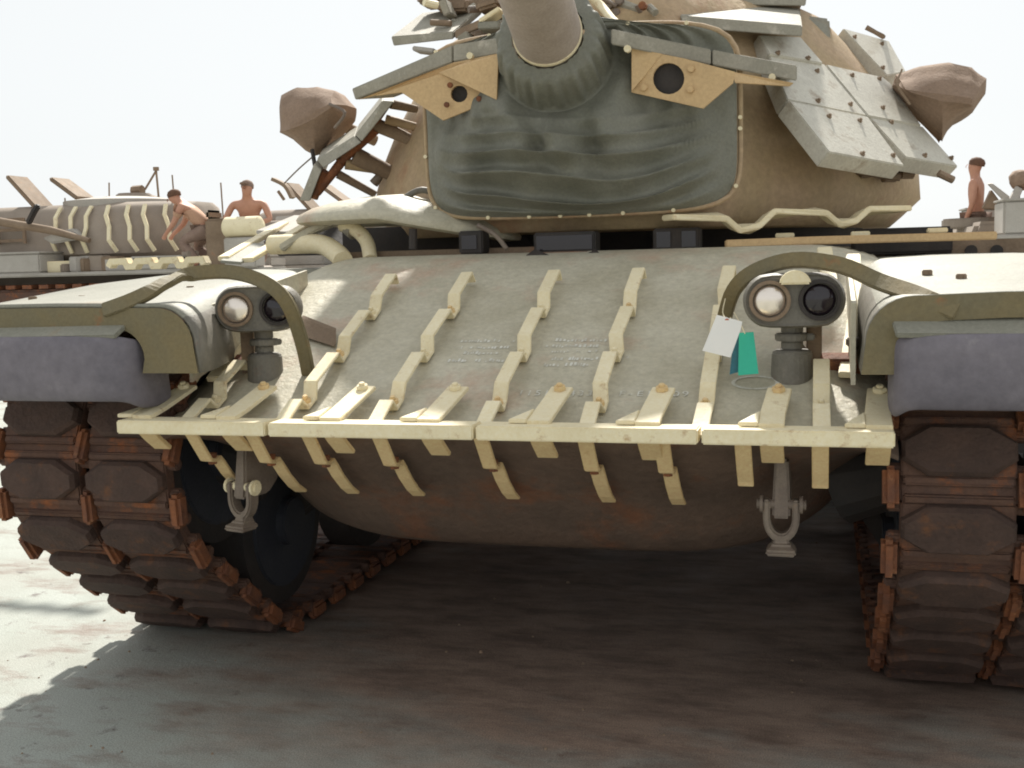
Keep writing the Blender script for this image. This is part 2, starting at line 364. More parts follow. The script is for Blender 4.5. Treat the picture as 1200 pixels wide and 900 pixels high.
for cx, wx in ((-W/2+.012, .042), (W/2-.012, .042), (0, .038)):
    con0.append(MB().box((cx, PITCH/2, .008), (wx, .112, .058)).build('end_connector' if cx else 'centre_connector', 'orust', None, bevel=.012))
horn0 = MB().loft([[(-.03, -.05+PITCH/2, -.03), (.03, -.05+PITCH/2, -.03), (.03, .05+PITCH/2, -.03), (-.03, .05+PITCH/2, -.03)], [(-.012, -.02+PITCH/2, -.10), (.012, -.02+PITCH/2, -.10), (.012, .02+PITCH/2, -.10), (-.012, .02+PITCH/2, -.10)]]).build('guide_horn', 'rust', None, bevel=.006)
def run_track(xc, phase):
    first = True
    for i in range(NSH):
        s = i*PITCH+phase; p = pathat(s); t = (pathat(s+.04)-pathat(s-.04)).normalized()
        o = Vector((-t.y, t.x))*-1                            # outward
        c_ = Vector((.0, 3.0))
        X_, Y_, Z_ = Vector((1, 0, 0)), Vector((0, t.x, t.y)), None
        Z_ = X_.cross(Y_)
        mid = Vector((0, .42, .79))
        if i == 0: run_track.sgn = 1
        out = Vector((0, p.x, p.y))
        R3 = Matrix((X_, Y_, Z_)).transposed()
        # travelling over the idler to the front: outward must point away from the loop
        tst = Vector((0, p.x-3.2, p.y-.6)); 
        if i == 0 and R3.col[2].z < 0: pass
        mw = R3.to_4x4(); mw.translation = Vector((xc, p.x, p.y))
        if mw.col[2].to_3d().dot(Vector((0, -t.y, t.x))) > 0 and False: pass
        if FLIP: mw = mw @ Matrix.Rotation(math.pi, 4, 'Y')
        sh = share(shoe0, tank, mw)
        if p.x < 3.0 and p.y < 1.16 or p.x < .9:
            for q in pads0: share(q, sh)
            for q in con0: share(q, sh)
            if p.x < 1.5: share(horn0, sh)
# with the path running over the idler towards the front and down, local z = x × tangent
_t = (pathat(.1)-pathat(.0)); FLIP = Vector((1, 0, 0)).cross(Vector((0, _t.x, _t.y))).z < 0
run_track(-1.405, .045); run_track(1.435, .10)
for o in [shoe0]+pads0+con0+[horn0]: bpy.data.objects.remove(o)
# ---- wheels
def wheel(X, Y, Z, r, name):
    wob = MB()
    for dx in (-.19, .19):
        wob.tube([(X+dx-.075, Y, Z), (X+dx-.07, Y, Z), (X+dx+.07, Y, Z), (X+dx+.075, Y, Z)], [r-.012, r, r, r-.012], 40)
    o = wob.build(name, 'dark', tank, smooth=.5)
    for dx in (-.19, .19):
        MB().tube([(X+dx-.085, Y, Z), (X+dx+.085, Y, Z)], r*.80, 32).tube([(X+dx-.12, Y, Z), (X+dx+.12, Y, Z)], r*.3, 20).build('wheel_disc', 'wheel', o, bevel=.006)
for xc in (-1.405, 1.435):
    wheel(xc, cI[0], cI[1], .325, 'idler_wheel')
    for k in range(6): wheel(xc, .88+k*.884, .43, .325, 'road_wheel')
    wheel(xc, cS[0], cS[1], .30, 'drive_sprocket')
    s = -1 if xc < 0 else 1
    for k in range(6):
        MB().loft([[(s*1.0, .88+k*.884+a_, .62+b_) for a_, b_ in ((.3, .07), (.42, .07), (.42, -.07), (.3, -.07))], [(s*1.16, .88+k*.884+a_, .43+b_) for a_, b_ in ((-.06, .06), (.06, .06), (.06, -.06), (-.06, -.06))]]).build('suspension_arm', 'dark', tank, bevel=.01)
    MB().tube([(s*.98, .5, .72), (s*1.18, .44, .78)], [.13, .10], 16).build('idler_arm', 'dark', tank, bevel=.01)

# ---- fenders
def fz(Y):
    k = min(1, max(0, (Y+.15)/1.3)); return 1.325+.085*(k*k*(3-2*k))
for s in (-1, 1):
    XI, IM, FX = (.865, 2.7, 1.06) if s < 0 else (1.03, 1.5, 1.10)
    def sect(Y, ins=0.0, low=1.13):
        z = fz(Y)-ins; r = .115-ins*.4; xi = XI+ins*IM+(1.03-XI)*min(1, max(0, (Y+.1)/.45))
        pts = [(1.88-ins*.3, z-.02), (1.6, z+.005), (1.35, z+.006)]
        for k in range(9):
            a = math.pi/2+ (math.pi/2)*k/8
            pts.append((xi+r+r*math.cos(a), z-r+r*math.sin(a)))
        pts.append((xi-.01+.02*(ins > 0), low))
        return [(s*x, Y, zz) for x, zz in pts]
    ys = [-.15, -.08, 0, .1, .2, .35, .55, .8, 1.1, 1.6, 3, 6.6]
    fm = MB()
    fm.loft([sect(y) for y in ys], cap=(False, False), closed=False)
    fo = fm.build('fender', 'fender', tank, smooth=.8)
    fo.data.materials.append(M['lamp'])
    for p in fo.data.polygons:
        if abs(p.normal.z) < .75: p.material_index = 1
    md = fo.modifiers.new('thick', 'SOLIDIFY'); md.thickness = .012; md.offset = -1 if s > 0 else 1
    A = sect(-.155); Bq = sect(-.155, .062)
    Bq = [(x, y, z) for x, y, z in Bq]
    lp = MB(); va = [lp.bm.verts.new(p) for p in A]; vb = [lp.bm.verts.new(p) for p in Bq]
    vc = [lp.bm.verts.new(Vector(p)+Vector((0, .03, 0))) for p in Bq]
    for i in range(len(A)-1):
        lp.bm.faces.new((va[i], va[i+1], vb[i+1], vb[i])); lp.bm.faces.new((vb[i], vb[i+1], vc[i+1], vc[i]))
    lo = lp.build('fender_lip', 'lip', fo, smooth=.6)
    # pale clamp ledge over the rubber flap
    cl = MB()
    lg = []
    for k in range(3): lg.append([(s*x, y, z) for x, y, z in ((1.87, -.155, 1.262), (1.2, -.155, 1.268))])
    zt = 1.285 if s < 0 else 1.272
    cl.prism([(s*1.09, -.14, zt), (s*1.87, -.14, zt-.008), (s*1.87, -.20, zt-.045), (s*1.10, -.20, zt-.037)], (0, .008, -.012))
    cl.build('flap_clamp', 'fender', fo, bevel=.003)
    # mud flap: thick rubber with a rounded upper inner corner, curled back at the inner end
    zb = 1.045; fl = []
    for (x, y) in ((1.87, -.185), (1.6, -.19), (1.3, -.192), (FX+.08, -.19), (FX+.03, -.18), (FX+.005, -.15), (FX, -.08), (FX, .02)):
        top = zt-.035-(0 if x > FX+.06 else .035*((FX+.06-x)/.06)**2*.6)
        fl.append([(s*x, y, top), (s*x, y-.012, (top+zb)/2+.05), (s*x, y-.012, zb+.04), (s*x, y+.01, zb if y < -.16 else zb-.03)])
    f2 = MB().loft(fl, cap=(False, False), closed=False).build('mud_flap', 'flap', tank, smooth=True)
    md = f2.modifiers.new('thick', 'SOLIDIFY'); md.thickness = .022; md.offset = 0
    md = f2.modifiers.new('soft', 'SUBSURF'); md.levels = md.render_levels = 2
    # fender support plate behind the lip, between fender and hull
    MB().prism([(s*1.0, .05, 1.30), (s*1.0, .9, 1.42), (s*1.0, .9, 1.3), (s*1.0, .05, 1.08)], (s*.012, 0, 0)).build('fender_bracket', 'armour', fo)
    for k, (x, y) in enumerate(((1.22, .42), (1.3, .30), (1.5, .2), (1.7, .2))):
        MB().tube([(s*x, y, fz(y)), (s*x, y, fz(y)+.018)], .016, 6).build('bolt', 'brown', fo, bevel=.003)

# ---- headlights
def headlight(X, Y, sc, turn, crescent):
    hp = bpy.data.objects.new('headlight', None); COL.objects.link(hp); hp.parent = tank
    zb = gz(X, Y); hp.location = (X, Y, zb); hp.rotation_euler = (0, 0, turn); hp.scale = (sc,)*3
    H = 1.305-zb; H = H/sc
    def stad(rx, rz, y, k=32):
        out = []
        for i in range(k):
            a = 2*math.pi*i/k; cx = .072*(1 if math.cos(a) > 0 else -1)*min(1, abs(math.cos(a))*4)
            out.append((cx+rx*math.cos(a), y, H+rz*math.sin(a)))
        return out
    hb = MB(); hb.loft([stad(.05, .05, .12), stad(.075, .075, .07), stad(.088, .088, .0), stad(.090, .090, -.075), stad(.082, .083, -.095), stad(.074, .076, -.09)])
    hb.build('housing', 'lamp', hp, smooth=.6)
    for sx, mm in ((-1, 'lens'), (1, 'black')):
        cx = sx*.078
        rg = MB(); rr_ = [(.066, -.09), (.066, -.105), (.055, -.105), (.053, -.088)]
        rg.loft([[(cx+r*math.cos(2*math.pi*k/28), y, H+r*math.sin(2*math.pi*k/28)) for k in range(28)] for r, y in rr_], cap=(False, False))
        rg.build('lens_ring', 'dark' if sx > 0 else 'brown', hp, smooth=.5)
        ln = MB()
        ln.loft([[(cx+r*math.cos(2*math.pi*k/28), y, H+r*math.sin(2*math.pi*k/28)) for k in range(28)] for r, y in ((.0545, -.088), (.046, -.095), (.030, -.101), (.014, -.104), (.003, -.105))], cap=(True, True))
        ln.build('lens', mm, hp, smooth=True)
    if crescent:
        MB().prism([(.045*math.cos(a)*1.1, -.10, H+.052+.045*math.sin(a)) for a in [math.pi*k/10 for k in range(11)]], (0, -.03, .0)).build('blackout_hood', 'cream', hp, bevel=.006)
    ps = MB(); ps.tube([(0, .01, -.03), (0, .01, .075), (0, .01, .085), (0, .01, .085)], [.070, .066, .058, .03], 24)
    ps.tube([(0, .01, .085), (0, .01, .115)], .036, 20).tube([(0, .01, .115), (0, .01, .140)], .056, 20).tube([(0, .01, .140), (0, .01, H-.07)], .036, 20)
    ps.box((.055, -.005, .128), (.03, .03, .022))
    ps.build('post', 'lamp', hp, bevel=.004)
    MB().bar([(.075*(1 if crescent else -1), .06, -.02), (.075*(1 if crescent else -1), .06, H-.04)], .05, .03).build('bracket', 'brown', hp, bevel=.004)
for (a_, b_, c_) in (((.80, .33, 1.29), (.83, .36, 1.20), (.88, .34, 1.135)), ((-.90, .33, 1.29), (-.93, .36, 1.20), (-.95, .34, 1.12))):
    MB().tube([a_, b_, c_], .012, 8).build('lamp_cable', 'cable', tank, smooth=True)
headlight(.842, .24, .87, .10, True); headlight(-.845, .235, .85, .28, False)

# ---- headlight guards (flat bars arching over the lamps)
def smoothpath(pts, k=5):
    pts = [Vector(p) for p in pts]; out = []
    for i in range(len(pts)-1):
        p0, p1, p2, p3 = pts[max(0, i-1)], pts[i], pts[i+1], pts[min(len(pts)-1, i+2)]
        for j in range(k):
            t = j/k; out.append(.5*((2*p1)+(-p0+p2)*t+(2*p0-5*p1+4*p2-p3)*t*t+(-p0+3*p1-3*p2+p3)*t**3))
    out.append(pts[-1]); return out
gR = [at(*q) for q in ((848, 376, .44), (860, 340, .33), (885, 318, .26), (930, 305, .20), (985, 311, .16), (1030, 330, .08), (1070, 344, -.05), (1094, 354, -.130), (1122, 366, -.150))]
gL = [at(*q) for q in ((362, 440, .24), (353, 398, .17), (336, 354, .11), (310, 331, .09), (270, 319, .09), (225, 321, .07), (197, 330, -.04), (174, 343, -.115), (150, 354, -.145), (122, 364, -.150))]
for pth in (gR, gL): MB().bar(smoothpath(pth), .022, .044, (0, 1, -.25)).build('headlight_guard', 'lip', tank, bevel=.003)
# dark bracket and pale block beside the left lamp, cable eye beside the right lamp
MB().prism([ong(352, 372, .03), ong(392, 388, .03), ong(392, 407, .01), ong(352, 394, .01)], (0, .02, .01)).build('guard_foot', 'brown', tank, bevel=.003)
p = ong(1003, 425, 0)
MB().tube([p, p+Vector((0, -.02, .05))], .022, 12).tube([p+Vector((0, -.02, .05)), p+Vector((0, -.02, .075))], .03, 12).build('grab_boss', 'shackle', tank, bevel=.004)
MB().bar([ong(1000, 300, .02), ong(1003, 370, .02), ong(992, 440, .01)], .045, .02).build('side_strip', 'cream', tank, bevel=.003)
MB().bar([ong(966, 292, .02), ong(972, 330, .02)], .05, .02).build('side_strip', 'cream', tank, bevel=.003)
MB().bar([ong(282, 400, .03), ong(250, 445, .02)], .05, .02).build('side_strip', 'cream', tank, bevel=.003)
MB().bar([ong(245, 415, .03), ong(218, 455, .02)], .04, .02).build('side_strip', 'cream', tank, bevel=.003)

# ---- chalked / stencilled marks on the glacis
def glacis_text(txt, x0, y0, size, squeeze=1.0):
    cu = bpy.data.curves.new('t', 'FONT'); cu.body = txt; cu.size = size; cu.space_character = 1.15
    o = bpy.data.objects.new('t', cu); COL.objects.link(o); bpy.context.view_layer.update()
    me = bpy.data.meshes.new_from_object(o.evaluated_get(bpy.context.evaluated_depsgraph_get()))
    bpy.data.objects.remove(o)
    for v in me.vertices:
        x, t = v.co.x*squeeze, v.co.y; X, Y = x0+x, y0+t*.912
        v.co = (X, Y, gz(X, Y)+.0022)
    me.materials.clear(); me.materials.append(M['chalk']); me.name = 'stencilled_character'
    q = bpy.data.objects.new('stencilled_character', me); COL.objects.link(q); q.parent = tank
    md = q.modifiers.new('thick', 'SOLIDIFY'); md.thickness = .0006; md.offset = 1
for txt, x0 in (('11510-433-', .045), ('F-E1S609', .352)):
    for ci, ch in enumerate(txt): glacis_text(ch, x0+ci*.0262, .125, .042)
# illegible rows of small chalk strokes
ck = MB()
for (xa, xb, rows) in ((-.26, -.02, (.43, .39, .355, .31)), (.06, .27, (.43, .395, .365, .32, .285)), (.335, .38, (.33,))):
    for yy in rows:
        x = xa+rng.uniform(0, .05); xe = xb-rng.uniform(0, .06)
        while x < xe:
            wd = rng.uniform(.003, .009); hh = rng.uniform(.008, .02)
            if rng.random() < .78:
                y0 = yy+rng.uniform(-.003, .003); ck.poly([(x, y0, gz(x, y0)+.0022), (x+wd, y0, gz(x+wd, y0)+.0022), (x+wd, y0+hh, gz(x, y0+hh)+.0022), (x, y0+hh, gz(x, y0+hh)+.0022)], [(0, 1, 2, 3)])
            x += wd+rng.uniform(.002, .008)
o = ck.build('chalk_strokes', 'chalk', tank); o['kind'] = 'stuff'
ck = MB(); cc = ong(885, 449); k = 40; Rr = []
for i in range(k):
    a = 2*math.pi*i/k; q = []
    for r in (1, .84):
        X = cc.x+.068*r*math.cos(a); Y = cc.y+.035*r*math.sin(a); q.append((X, Y, gz(X, Y)+.0022))
    Rr.append(q)
ck.poly([p for q in Rr for p in q], [(2*i, 2*((i+1) % k), 2*((i+1) % k)+1, 2*i+1) for i in range(k)]); ck.build('chalk_circle', 'chalk', tank)

# ---- turret
def plan(z):
    """half-width by Y for a given height"""
    k = (z-1.57)/(2.62-1.57)
    base = [(1.36, .0), (1.36, .35), (1.40, .56), (1.58, .74), (1.9, 1.08), (2.3, 1.32), (2.8, 1.42), (3.4, 1.38), (4.1, 1.16), (4.9, .95), (5.15, .7), (5.2, 0)]
    sc = 1.0-.10*max(0, k)**1.0-.30*max(0, k)**2.2
    if k < .12: sc *= 1-(.12-k)*.9
    out = []
    for y, x in base: out.append(((y-3.0)*(1-.18*max(0, k)**2)+3.0, x*sc*(1-.12*k if y < 2 else 1)))
    return out
zl = [1.55, 1.60, 1.68, 1.80, 1.95, 2.10, 2.25, 2.40, 2.52, 2.60, 2.64]
rings = []
for z in zl:
    pl = plan(z)
    if z > 2.59: pl = [((y-3)*(.93 if z < 2.62 else .75)+3, x*(.93 if z < 2.62 else .75)) for y, x in pl]
    right = smoothpath([(x, y, z) for y, x in pl], 5)
    left = [Vector((-p.x, p.y, p.z)) for p in right[::-1]][1:-1]
    rings.append(right+left)
tur = MB().loft(rings).build('turret', 'turret', tank, smooth=True)
MB().tube([(0, 3.0, 1.46), (0, 3.0, 1.57)], 1.12, 64).build('turret_ring', 'dark', tank, smooth=.5)
# bright patch-free rear bulge fitting: hinge knuckles under the right panels
for (u, v) in ((1035, 208), (1055, 204)):
    p = at(u, v, 2.05); MB().tube([p, p+Vector((.05, .03, 0))], .022, 10).build('panel_lug', 'brown', tur, smooth=.6)

# ---- gun and canvas mantlet cover
G0 = at(645, 50, 1.0); G1 = at(629, 0, .70); gd = (G1-G0).normalized()
MB().tube([G0-gd*.3, G0+gd*.05, G0+gd*1.2, G0+gd*1.25, G0+gd*2.1, G0+gd*2.15, G0+gd*4.6], [.123, .122, .117, .125, .125, .095, .085], 48).build('gun_barrel', 'gun', tank, smooth=.5)
MB().tube([G0+gd*.07, G0+gd*.082], .1265, 48).build('barrel_band', 'cream', tank, smooth=.5)
ga = Vector((1, 0, 0)); ga = (ga-gd*ga.dot(gd)).normalized(); gb = ga.cross(gd)*-1
if gb.z < 0: gb = -gb
NA, NV = 220, 130
cxx, czz = -.01, 1.95
def outer(a):
    c_, s_ = math.cos(a), math.sin(a); nn = 6.5
    h = .335 if s_ < 0 else .34
    rr_ = (abs(c_/.62)**nn+abs(s_/h)**nn)**(-1/nn)
    dx_ = rr_*c_; return Vector((cxx+dx_, 1.17+.13*(abs(dx_)/.62)**3.0-.02*s_, czz+rr_*s_))
cen = G0+gd*(-.12)
from mathutils import noise as mn
def inner(a): return cen+(ga*math.cos(a)+gb*math.sin(a))*.212
vs, fs = [], []
for j in range(NV+1):
    v = j/NV
    for i in range(NA):
        a = 2*math.pi*i/NA; o, q = outer(a), inner(a)
        lo = max(0, -math.sin(a)); side = abs(math.cos(a)); t = v
        p = o.lerp(q, t**.9)
        fwd = Vector((0, -1, .0))
        bulge = .115*math.sin(math.pi*min(1, v*1.02))**.8*(.12+1.0*lo)
        p = p+fwd*bulge
        # slack at the bottom hangs in horizontal rolls, sides in vertical ones
        xx = abs(p.x-cxx)/.62; zz = (p.z-1.60)/.36-.34*min(xx, .95)**2.6+.07*mn.noise(Vector((p.x*2.0, 1, 3)))
        env = max(0, 1-max(0, zz-.55)/.5)*min(1, v*9)*(1 if zz > -.2 else .4)
        ph = zz*5.2+.55*mn.noise(Vector((p.x*1.7+5, p.z*2.0, 8)))+.07*mn.noise(Vector((p.x*5, p.z*3, 1)))
        wv = 1-2*abs(math.sin(math.pi*ph))**.75
        amp = .042*env*(.6+.9*abs(mn.noise(Vector((p.x*2.0+4, ph*.35, 7)))))*(1-min(1, max(0, (xx-.62)/.30)))
        p += Vector((0, -1, .15))*wv*amp
        amp2 = .010*side**2*(1-env)
        p += Vector((0, -1, 0))*amp2*math.sin(2*math.pi*(v*5+.6*mn.noise(Vector((p.z*4, v*2, 0)))))
        # sag of the rolls in the lower middle
        p.z -= .045*lo**.5*math.exp(-((v-.18)/.16)**2)*(1-min(1, (p.x/.6)**2))
        # drawn pleats running from the collar to the corners
        e2 = math.exp(-((v-.62)/.25)**2)
        p += fwd*((.022+.018*lo)*e2*math.sin(a*9+3.5*v+1.5*mn.noise(Vector((math.cos(a)*2, math.sin(a)*2, v*2))))*(.3+lo))
        p += fwd*(.034*mn.noise(p*5.0)+.018*mn.noise(p*11))*min(1, v*6)
        vs.append(p)
for (sft, r) in ((-.07, .206), (.0, .198), (.07, .188), (.085, .172), (.088, .132)):
    for i in range(NA):
        a = 2*math.pi*i/NA
        rr_ = r+(.005*math.sin(a*17)+.004*math.sin(a*31+1))*(1 if sft < .075 else .3)
        vs.append(G0+gd*(sft-.02)+(ga*math.cos(a)+gb*math.sin(a))*rr_)
NR = NV+1+5
for j in range(NR-1):
    for i in range(NA): fs.append((j*NA+i, j*NA+(i+1) % NA, (j+1)*NA+(i+1) % NA, (j+1)*NA+i))
cv = MB(); cv.poly(vs, fs); cvo = cv.build('mantlet_cover', 'canvas', tank, smooth=True)
# retaining frame with snap studs round the cover
fr = [outer(2*math.pi*i/96)+Vector((0, .015, 0)) for i in range(97)]
MB().tube([p+(p-Vector((cxx, p.y, czz))).normalized()*.012 for p in fr], .010, 8, cap=False).build('cover_frame', 'turret', cvo, smooth=True)
for i in range(0, 96, 5):
    p = fr[i]+(fr[i]-Vector((cxx, fr[i].y, czz))).normalized()*.012
    MB().tube([p+Vector((0, -.012, 0)), p+Vector((0, -.024, 0))], .008, 8).build('stud', 'cream', cvo)
# ---- reactive armour: front slabs with tan brackets
def slabY(pts, vec, name, m_, bevel=.004, parent=tank):
    return MB().prism([at(u, v, Y) for u, v, Y in pts], vec).build(name, m_, parent, bevel=bevel)
slabY([(412, 104, 1.42), (530, 53, 1.16), (530, 73, 1.16), (416, 117, 1.42)], (.04, .34, .05), 'armour_slab', 'era')
slabY([(531, 52.5, 1.159), (592, 43, 1.06), (592, 62, 1.06), (531, 72.5, 1.159)], (.02, .34, .05), 'armour_slab', 'era')
slabY([(716, 34, 1.0), (833, 58, 1.17), (833, 76, 1.17), (716, 52, 1.0)], (-.03, .34, .06), 'armour_slab', 'era')
slabY([(834.5, 58.3, 1.173), (934, 77, 1.36), (934, 95, 1.36), (834.5, 76.3, 1.173)], (-.03, .34, .06), 'armour_slab', 'era')
slabY([(458, 43, 1.75), (531, 37, 1.62), (531, 46, 1.62), (461, 54, 1.75)], (.03, .34, .17), 'armour_slab', 'era')
slabY([(533, 36, 1.62), (570, 19, 1.55), (572, 28, 1.55), (533, 46, 1.62)], (.03, .30, .10), 'armour_slab', 'brown')
slabY([(797, 18, 1.55), (940, 30, 1.80), (940, 43, 1.80), (800, 32, 1.55)], (-.02, .45, .17), 'armour_slab', 'era')
slabY([(790, 2, 1.95), (940, 2, 2.2), (936, 14, 2.2), (800, 4, 1.95)], (0, .4, .1), 'armour_slab', 'brown')
for (u, v, Y) in ((552, 66, 1.1), (736, 58, 1.01), (905, 91, 1.30)):
    p = at(u, v, Y); MB().tube([p, p+Vector((0, -.02, 0))], .013, 8).build('bolt', 'cream', tank)
def circ(u, v, r, Y, k=20, sy=1.0): return [at(u+r*math.cos(2*math.pi*i/k), v+r*sy*math.sin(2*math.pi*i/k), Y) for i in range(k)]
# right bracket
br = bpy.data.objects.new('slab_bracket', None); COL.objects.link(br); br.parent = tank
ob = MB().holed([at(u, v, 1.08) for u, v in ((741, 57), (740, 108), (824, 127), (859, 97), (861, 84), (800, 68))], circ(783.5, 92, 18.5, 1.08), (0, .014, 0)).build('plate', 'tan', br)
ob['label'] = 'right plate with a round hole'
slabY([(740, 56, 1.06), (776, 63, 1.078), (758, 86, 1.077), (740, 107, 1.06)], (0, .012, 0), 'flange', 'tan', .001, br)
slabY([(858, 84, 1.10), (930, 97, 1.32), (925, 101, 1.32), (861, 97, 1.10)], (0, .014, 0), 'arm', 'tan', .002, br)
MB().prism(circ(783.5, 92, 21, 1.11), (0, .01, 0)).build('hole_backing', 'dark', br)
for u, v in ((755, 103), (810, 81), (809, 105)):
    p = at(u, v, 1.078); MB().tube([p, p+Vector((0, -.012, 0))], .014, 6).build('bolt', 'tan', br, bevel=.002)
# left bracket
br = bpy.data.objects.new('slab_bracket', None); COL.objects.link(br); br.parent = tank
MB().holed([at(u, v, 1.12) for u, v in ((440, 112), (470, 108), (519, 141), (578, 117), (560, 80), (520, 85))], circ(538, 110, 10, 1.12, 14), (0, .014, 0)).build('plate', 'tan', br)
slabY([(514, 85, 1.11), (548, 72, 1.09), (584, 64, 1.05), (582, 117, 1.05)], (0, .012, 0), 'flange', 'tan', .001, br)
slabY([(420, 117, 1.40), (530, 74, 1.15), (584, 63, 1.06), (584, 68, 1.06), (520, 88, 1.15), (440, 112, 1.38)], (0, .06, .02), 'arm', 'tan', .001, br)
MB().prism(circ(538, 110, 12, 1.15, 14), (0, .01, 0)).build('hole_backing', 'dark', br)
for u, v in ((528, 100), (524, 123), (562, 116)):
    p = at(u, v, 1.105); MB().tube([p, p+Vector((0, -.012, 0))], .012, 6).build('bolt', 'orust', br, bevel=.002)
# ---- right side panels
nR = Vector((.60, -.42, .69)).normalized(); pR = at(1000, 130, 1.85)
def panel(px, off=0, th=.075, studs=(), m_='panel', pp=pR, nn=nR):
    q = [onp(u, v, pp+nn*off, nn) for u, v in px]
    o = MB().prism(q, -nn*th).build('armour_panel', m_, tank, bevel=.004)
    for u, v in studs:
        p = onp(u, v, pp+nn*off, nn); MB().tube([p, p+nn*.007], .011, 8).tube([p+nn*.007, p+nn*.015], .006, 6).build('stud', 'brown', o)
    return o
panel([(924, 117.5), (1017, 136.5), (1060, 194), (972, 178)], .008, studs=((971, 137), (1007, 142), (1010, 181), (1046, 183)))
panel([(1019, 137), (1081, 148), (1123, 195), (1062, 184)], -.004, studs=((1044, 144), (1083, 183), (1114, 186)))
panel([(901, 64), (966, 75), (1016, 135.5), (923, 116.5)], .0, studs=((947, 70), (957, 84), (958, 119), (996, 123)))
panel([(968, 75), (1034, 90), (1044, 98), (1080, 147), (1018, 135.5)], .004, studs=((998, 89), (1030, 93), (1034, 127)))
panel([(889, 41), (938, 43), (965, 74), (902, 63)], .012, studs=((911, 63), (946, 69)))
pB = at(1020, 60, 2.6)
panel([(988, 33), (1042, 48), (1062, 84), (1040, 88)], 0, .12, ((1001, 44), (1033, 52), (1034, 80)), pp=pB)
MB().tube([at(1015, 32, 2.6), at(1035, 43, 2.6), at(1034, 42, 2.9)], .012, 6).build('panel_bracket', 'brown', tank)
for (a_, b_2) in (((985, 190), (1003, 200)), ((1040, 200), (1010, 205)), ((1100, 203), (1117, 211)), ((1003, 200), (1055, 208))):
    MB().tube([at(*a_, 1.95), at(*b_2, 1.97)], .016, 8).build('panel_bracket', 'brown', tank, smooth=.7)
MB().bar([at(935, 130, 2.0), at(975, 185, 2.0)], .05, .03).build('panel_bracket', 'turret', tank)
# ---- left side panels, seen on edge
nL = Vector((-.80, -.20, .57)).normalized()
def edge_panel(px, vec, m_='era'):
    return MB().prism([at(u, v, Y) for u, v, Y in px], vec).build('armour_panel', m_, tank, bevel=.004)
edge_panel([(448, 118, 1.78), (462, 119, 1.76), (424, 166, 1.86), (416, 158, 1.9)], (-.16, .42, .10))
edge_panel([(415.5, 159, 1.902), (423.5, 167, 1.862), (379, 197, 1.95), (371, 187, 1.99)], (-.16, .42, .10))
edge_panel([(368, 192, 2.0), (377, 199, 1.96), (363, 236, 2.02), (351, 235, 2.06)], (-.14, .42, .10))
def strut(a_, b_2, r, m_='turret'): MB().tube([at(*a_), at(*b_2)], [r, r*.8], 10).build('panel_strut', m_, tank, smooth=.7)
for a_, b_2, r, m_ in (((458, 122, 1.85), (488, 128, 1.95), .022, 'brown'), ((440, 146, 1.95), (486, 166, 2.0), .034, 'brown'), ((452, 140, 1.95), (492, 150, 2.0), .024, 'turret'), ((415, 182, 2.0), (462, 205, 2.1), .045, 'brown'),
                      ((405, 192, 2.0), (452, 200, 2.1), .028, 'turret'), ((396, 204, 2.05), (440, 228, 2.15), .022, 'brown'), ((440, 150, 1.95), (398, 190, 2.0), .03, 'orust'), ((400, 190, 2.0), (372, 226, 2.05), .024, 'orust'), ((438, 215, 2.1), (446, 205, 2.1), .025, 'shackle'), ((452, 124, 1.9), (430, 158, 1.95), .02, 'orust'), ((380, 200, 2.02), (368, 232, 2.05), .026, 'orust')):
    strut(a_, b_2, r, m_)
# ---- canvas covered grenade launchers
def pillow(px, Y, bulge, back, name, m_, ridge=None):
    out = [at(u, v, Y) for u, v in px]; c_ = sum(out, Vector())/len(out)
    r1 = [c_+(p-c_)*.93+Vector((0, -bulge*.55, 0)) for p in out]; r2 = [c_+(p-c_)*.6+Vector((0, -bulge, 0)) for p in out]
    if ridge:
        (u0, v0), (u1, v1) = ridge
        r2 = []
        for u, v in px:
            t = min(1, max(0, (u-u0)/(u1-u0))); r2.append(at(u0+(u1-u0)*t, v0+(v1-v0)*t, Y-bulge)*.9+at(u, v, Y-bulge)*.1)
        r1 = [p.lerp(q, .45)+Vector((0, -bulge*.14, 0)) for p, q in zip(out, r2)]
    b1 = [c_+(p-c_)*.95+Vector((0, back*.6, 0)) for p in out]; b2 = [c_+(p-c_)*.65+Vector((0, back, 0)) for p in out]
    o = MB().loft([b2, b1, out, r1, r2]).build(name, m_, tank, smooth=True)
    for p in o.data.polygons: p.use_smooth = True
    if ridge: o.data.set_sharp_from_angle(angle=.62)
    sm0 = o.modifiers.new('round', 'SUBSURF'); sm0.levels = sm0.render_levels = 0 if ridge else 1
    sm = o.modifiers.new('soft', 'SUBSURF'); sm.subdivision_type = 'SIMPLE'; sm.levels = sm.render_levels = 2
    tx = bpy.data.textures.new('folds', 'CLOUDS'); tx.noise_scale = .20; tx.noise_depth = 1
    dm = o.modifiers.new('folds', 'DISPLACE'); dm.texture = tx; dm.strength = .045; dm.mid_level = .5
    return o
pl_ = pillow([(330, 112), (348, 102), (372, 101), (392, 108), (405, 124), (404, 138), (388, 160), (370, 181), (358, 176), (326, 156), (327, 140)], 2.35, .16, .22, 'launcher_cover', 'cover', ((340, 152), (388, 122)))
pr_ = pillow([(1045, 100), (1050, 88), (1078, 80), (1112, 73), (1140, 77), (1156, 92), (1154, 110), (1142, 131), (1122, 145), (1104, 168), (1090, 150), (1068, 128)], 2.25, .17, .25, 'launcher_cover', 'cover', ((1062, 106), (1136, 120)))
MB().tube([at(1075, 120, 2.5), at(1010, 112, 2.7)], .03, 12).build('cover_arm', 'brown', pr_, smooth=.6)
MB().bar(smoothpath([at(1056, 84, 2.13), at(1052, 100, 2.08), at(1066, 122, 2.1)]), .03, .008, (0, 1, 0)).build('cover_strap', 'brown', pr_)
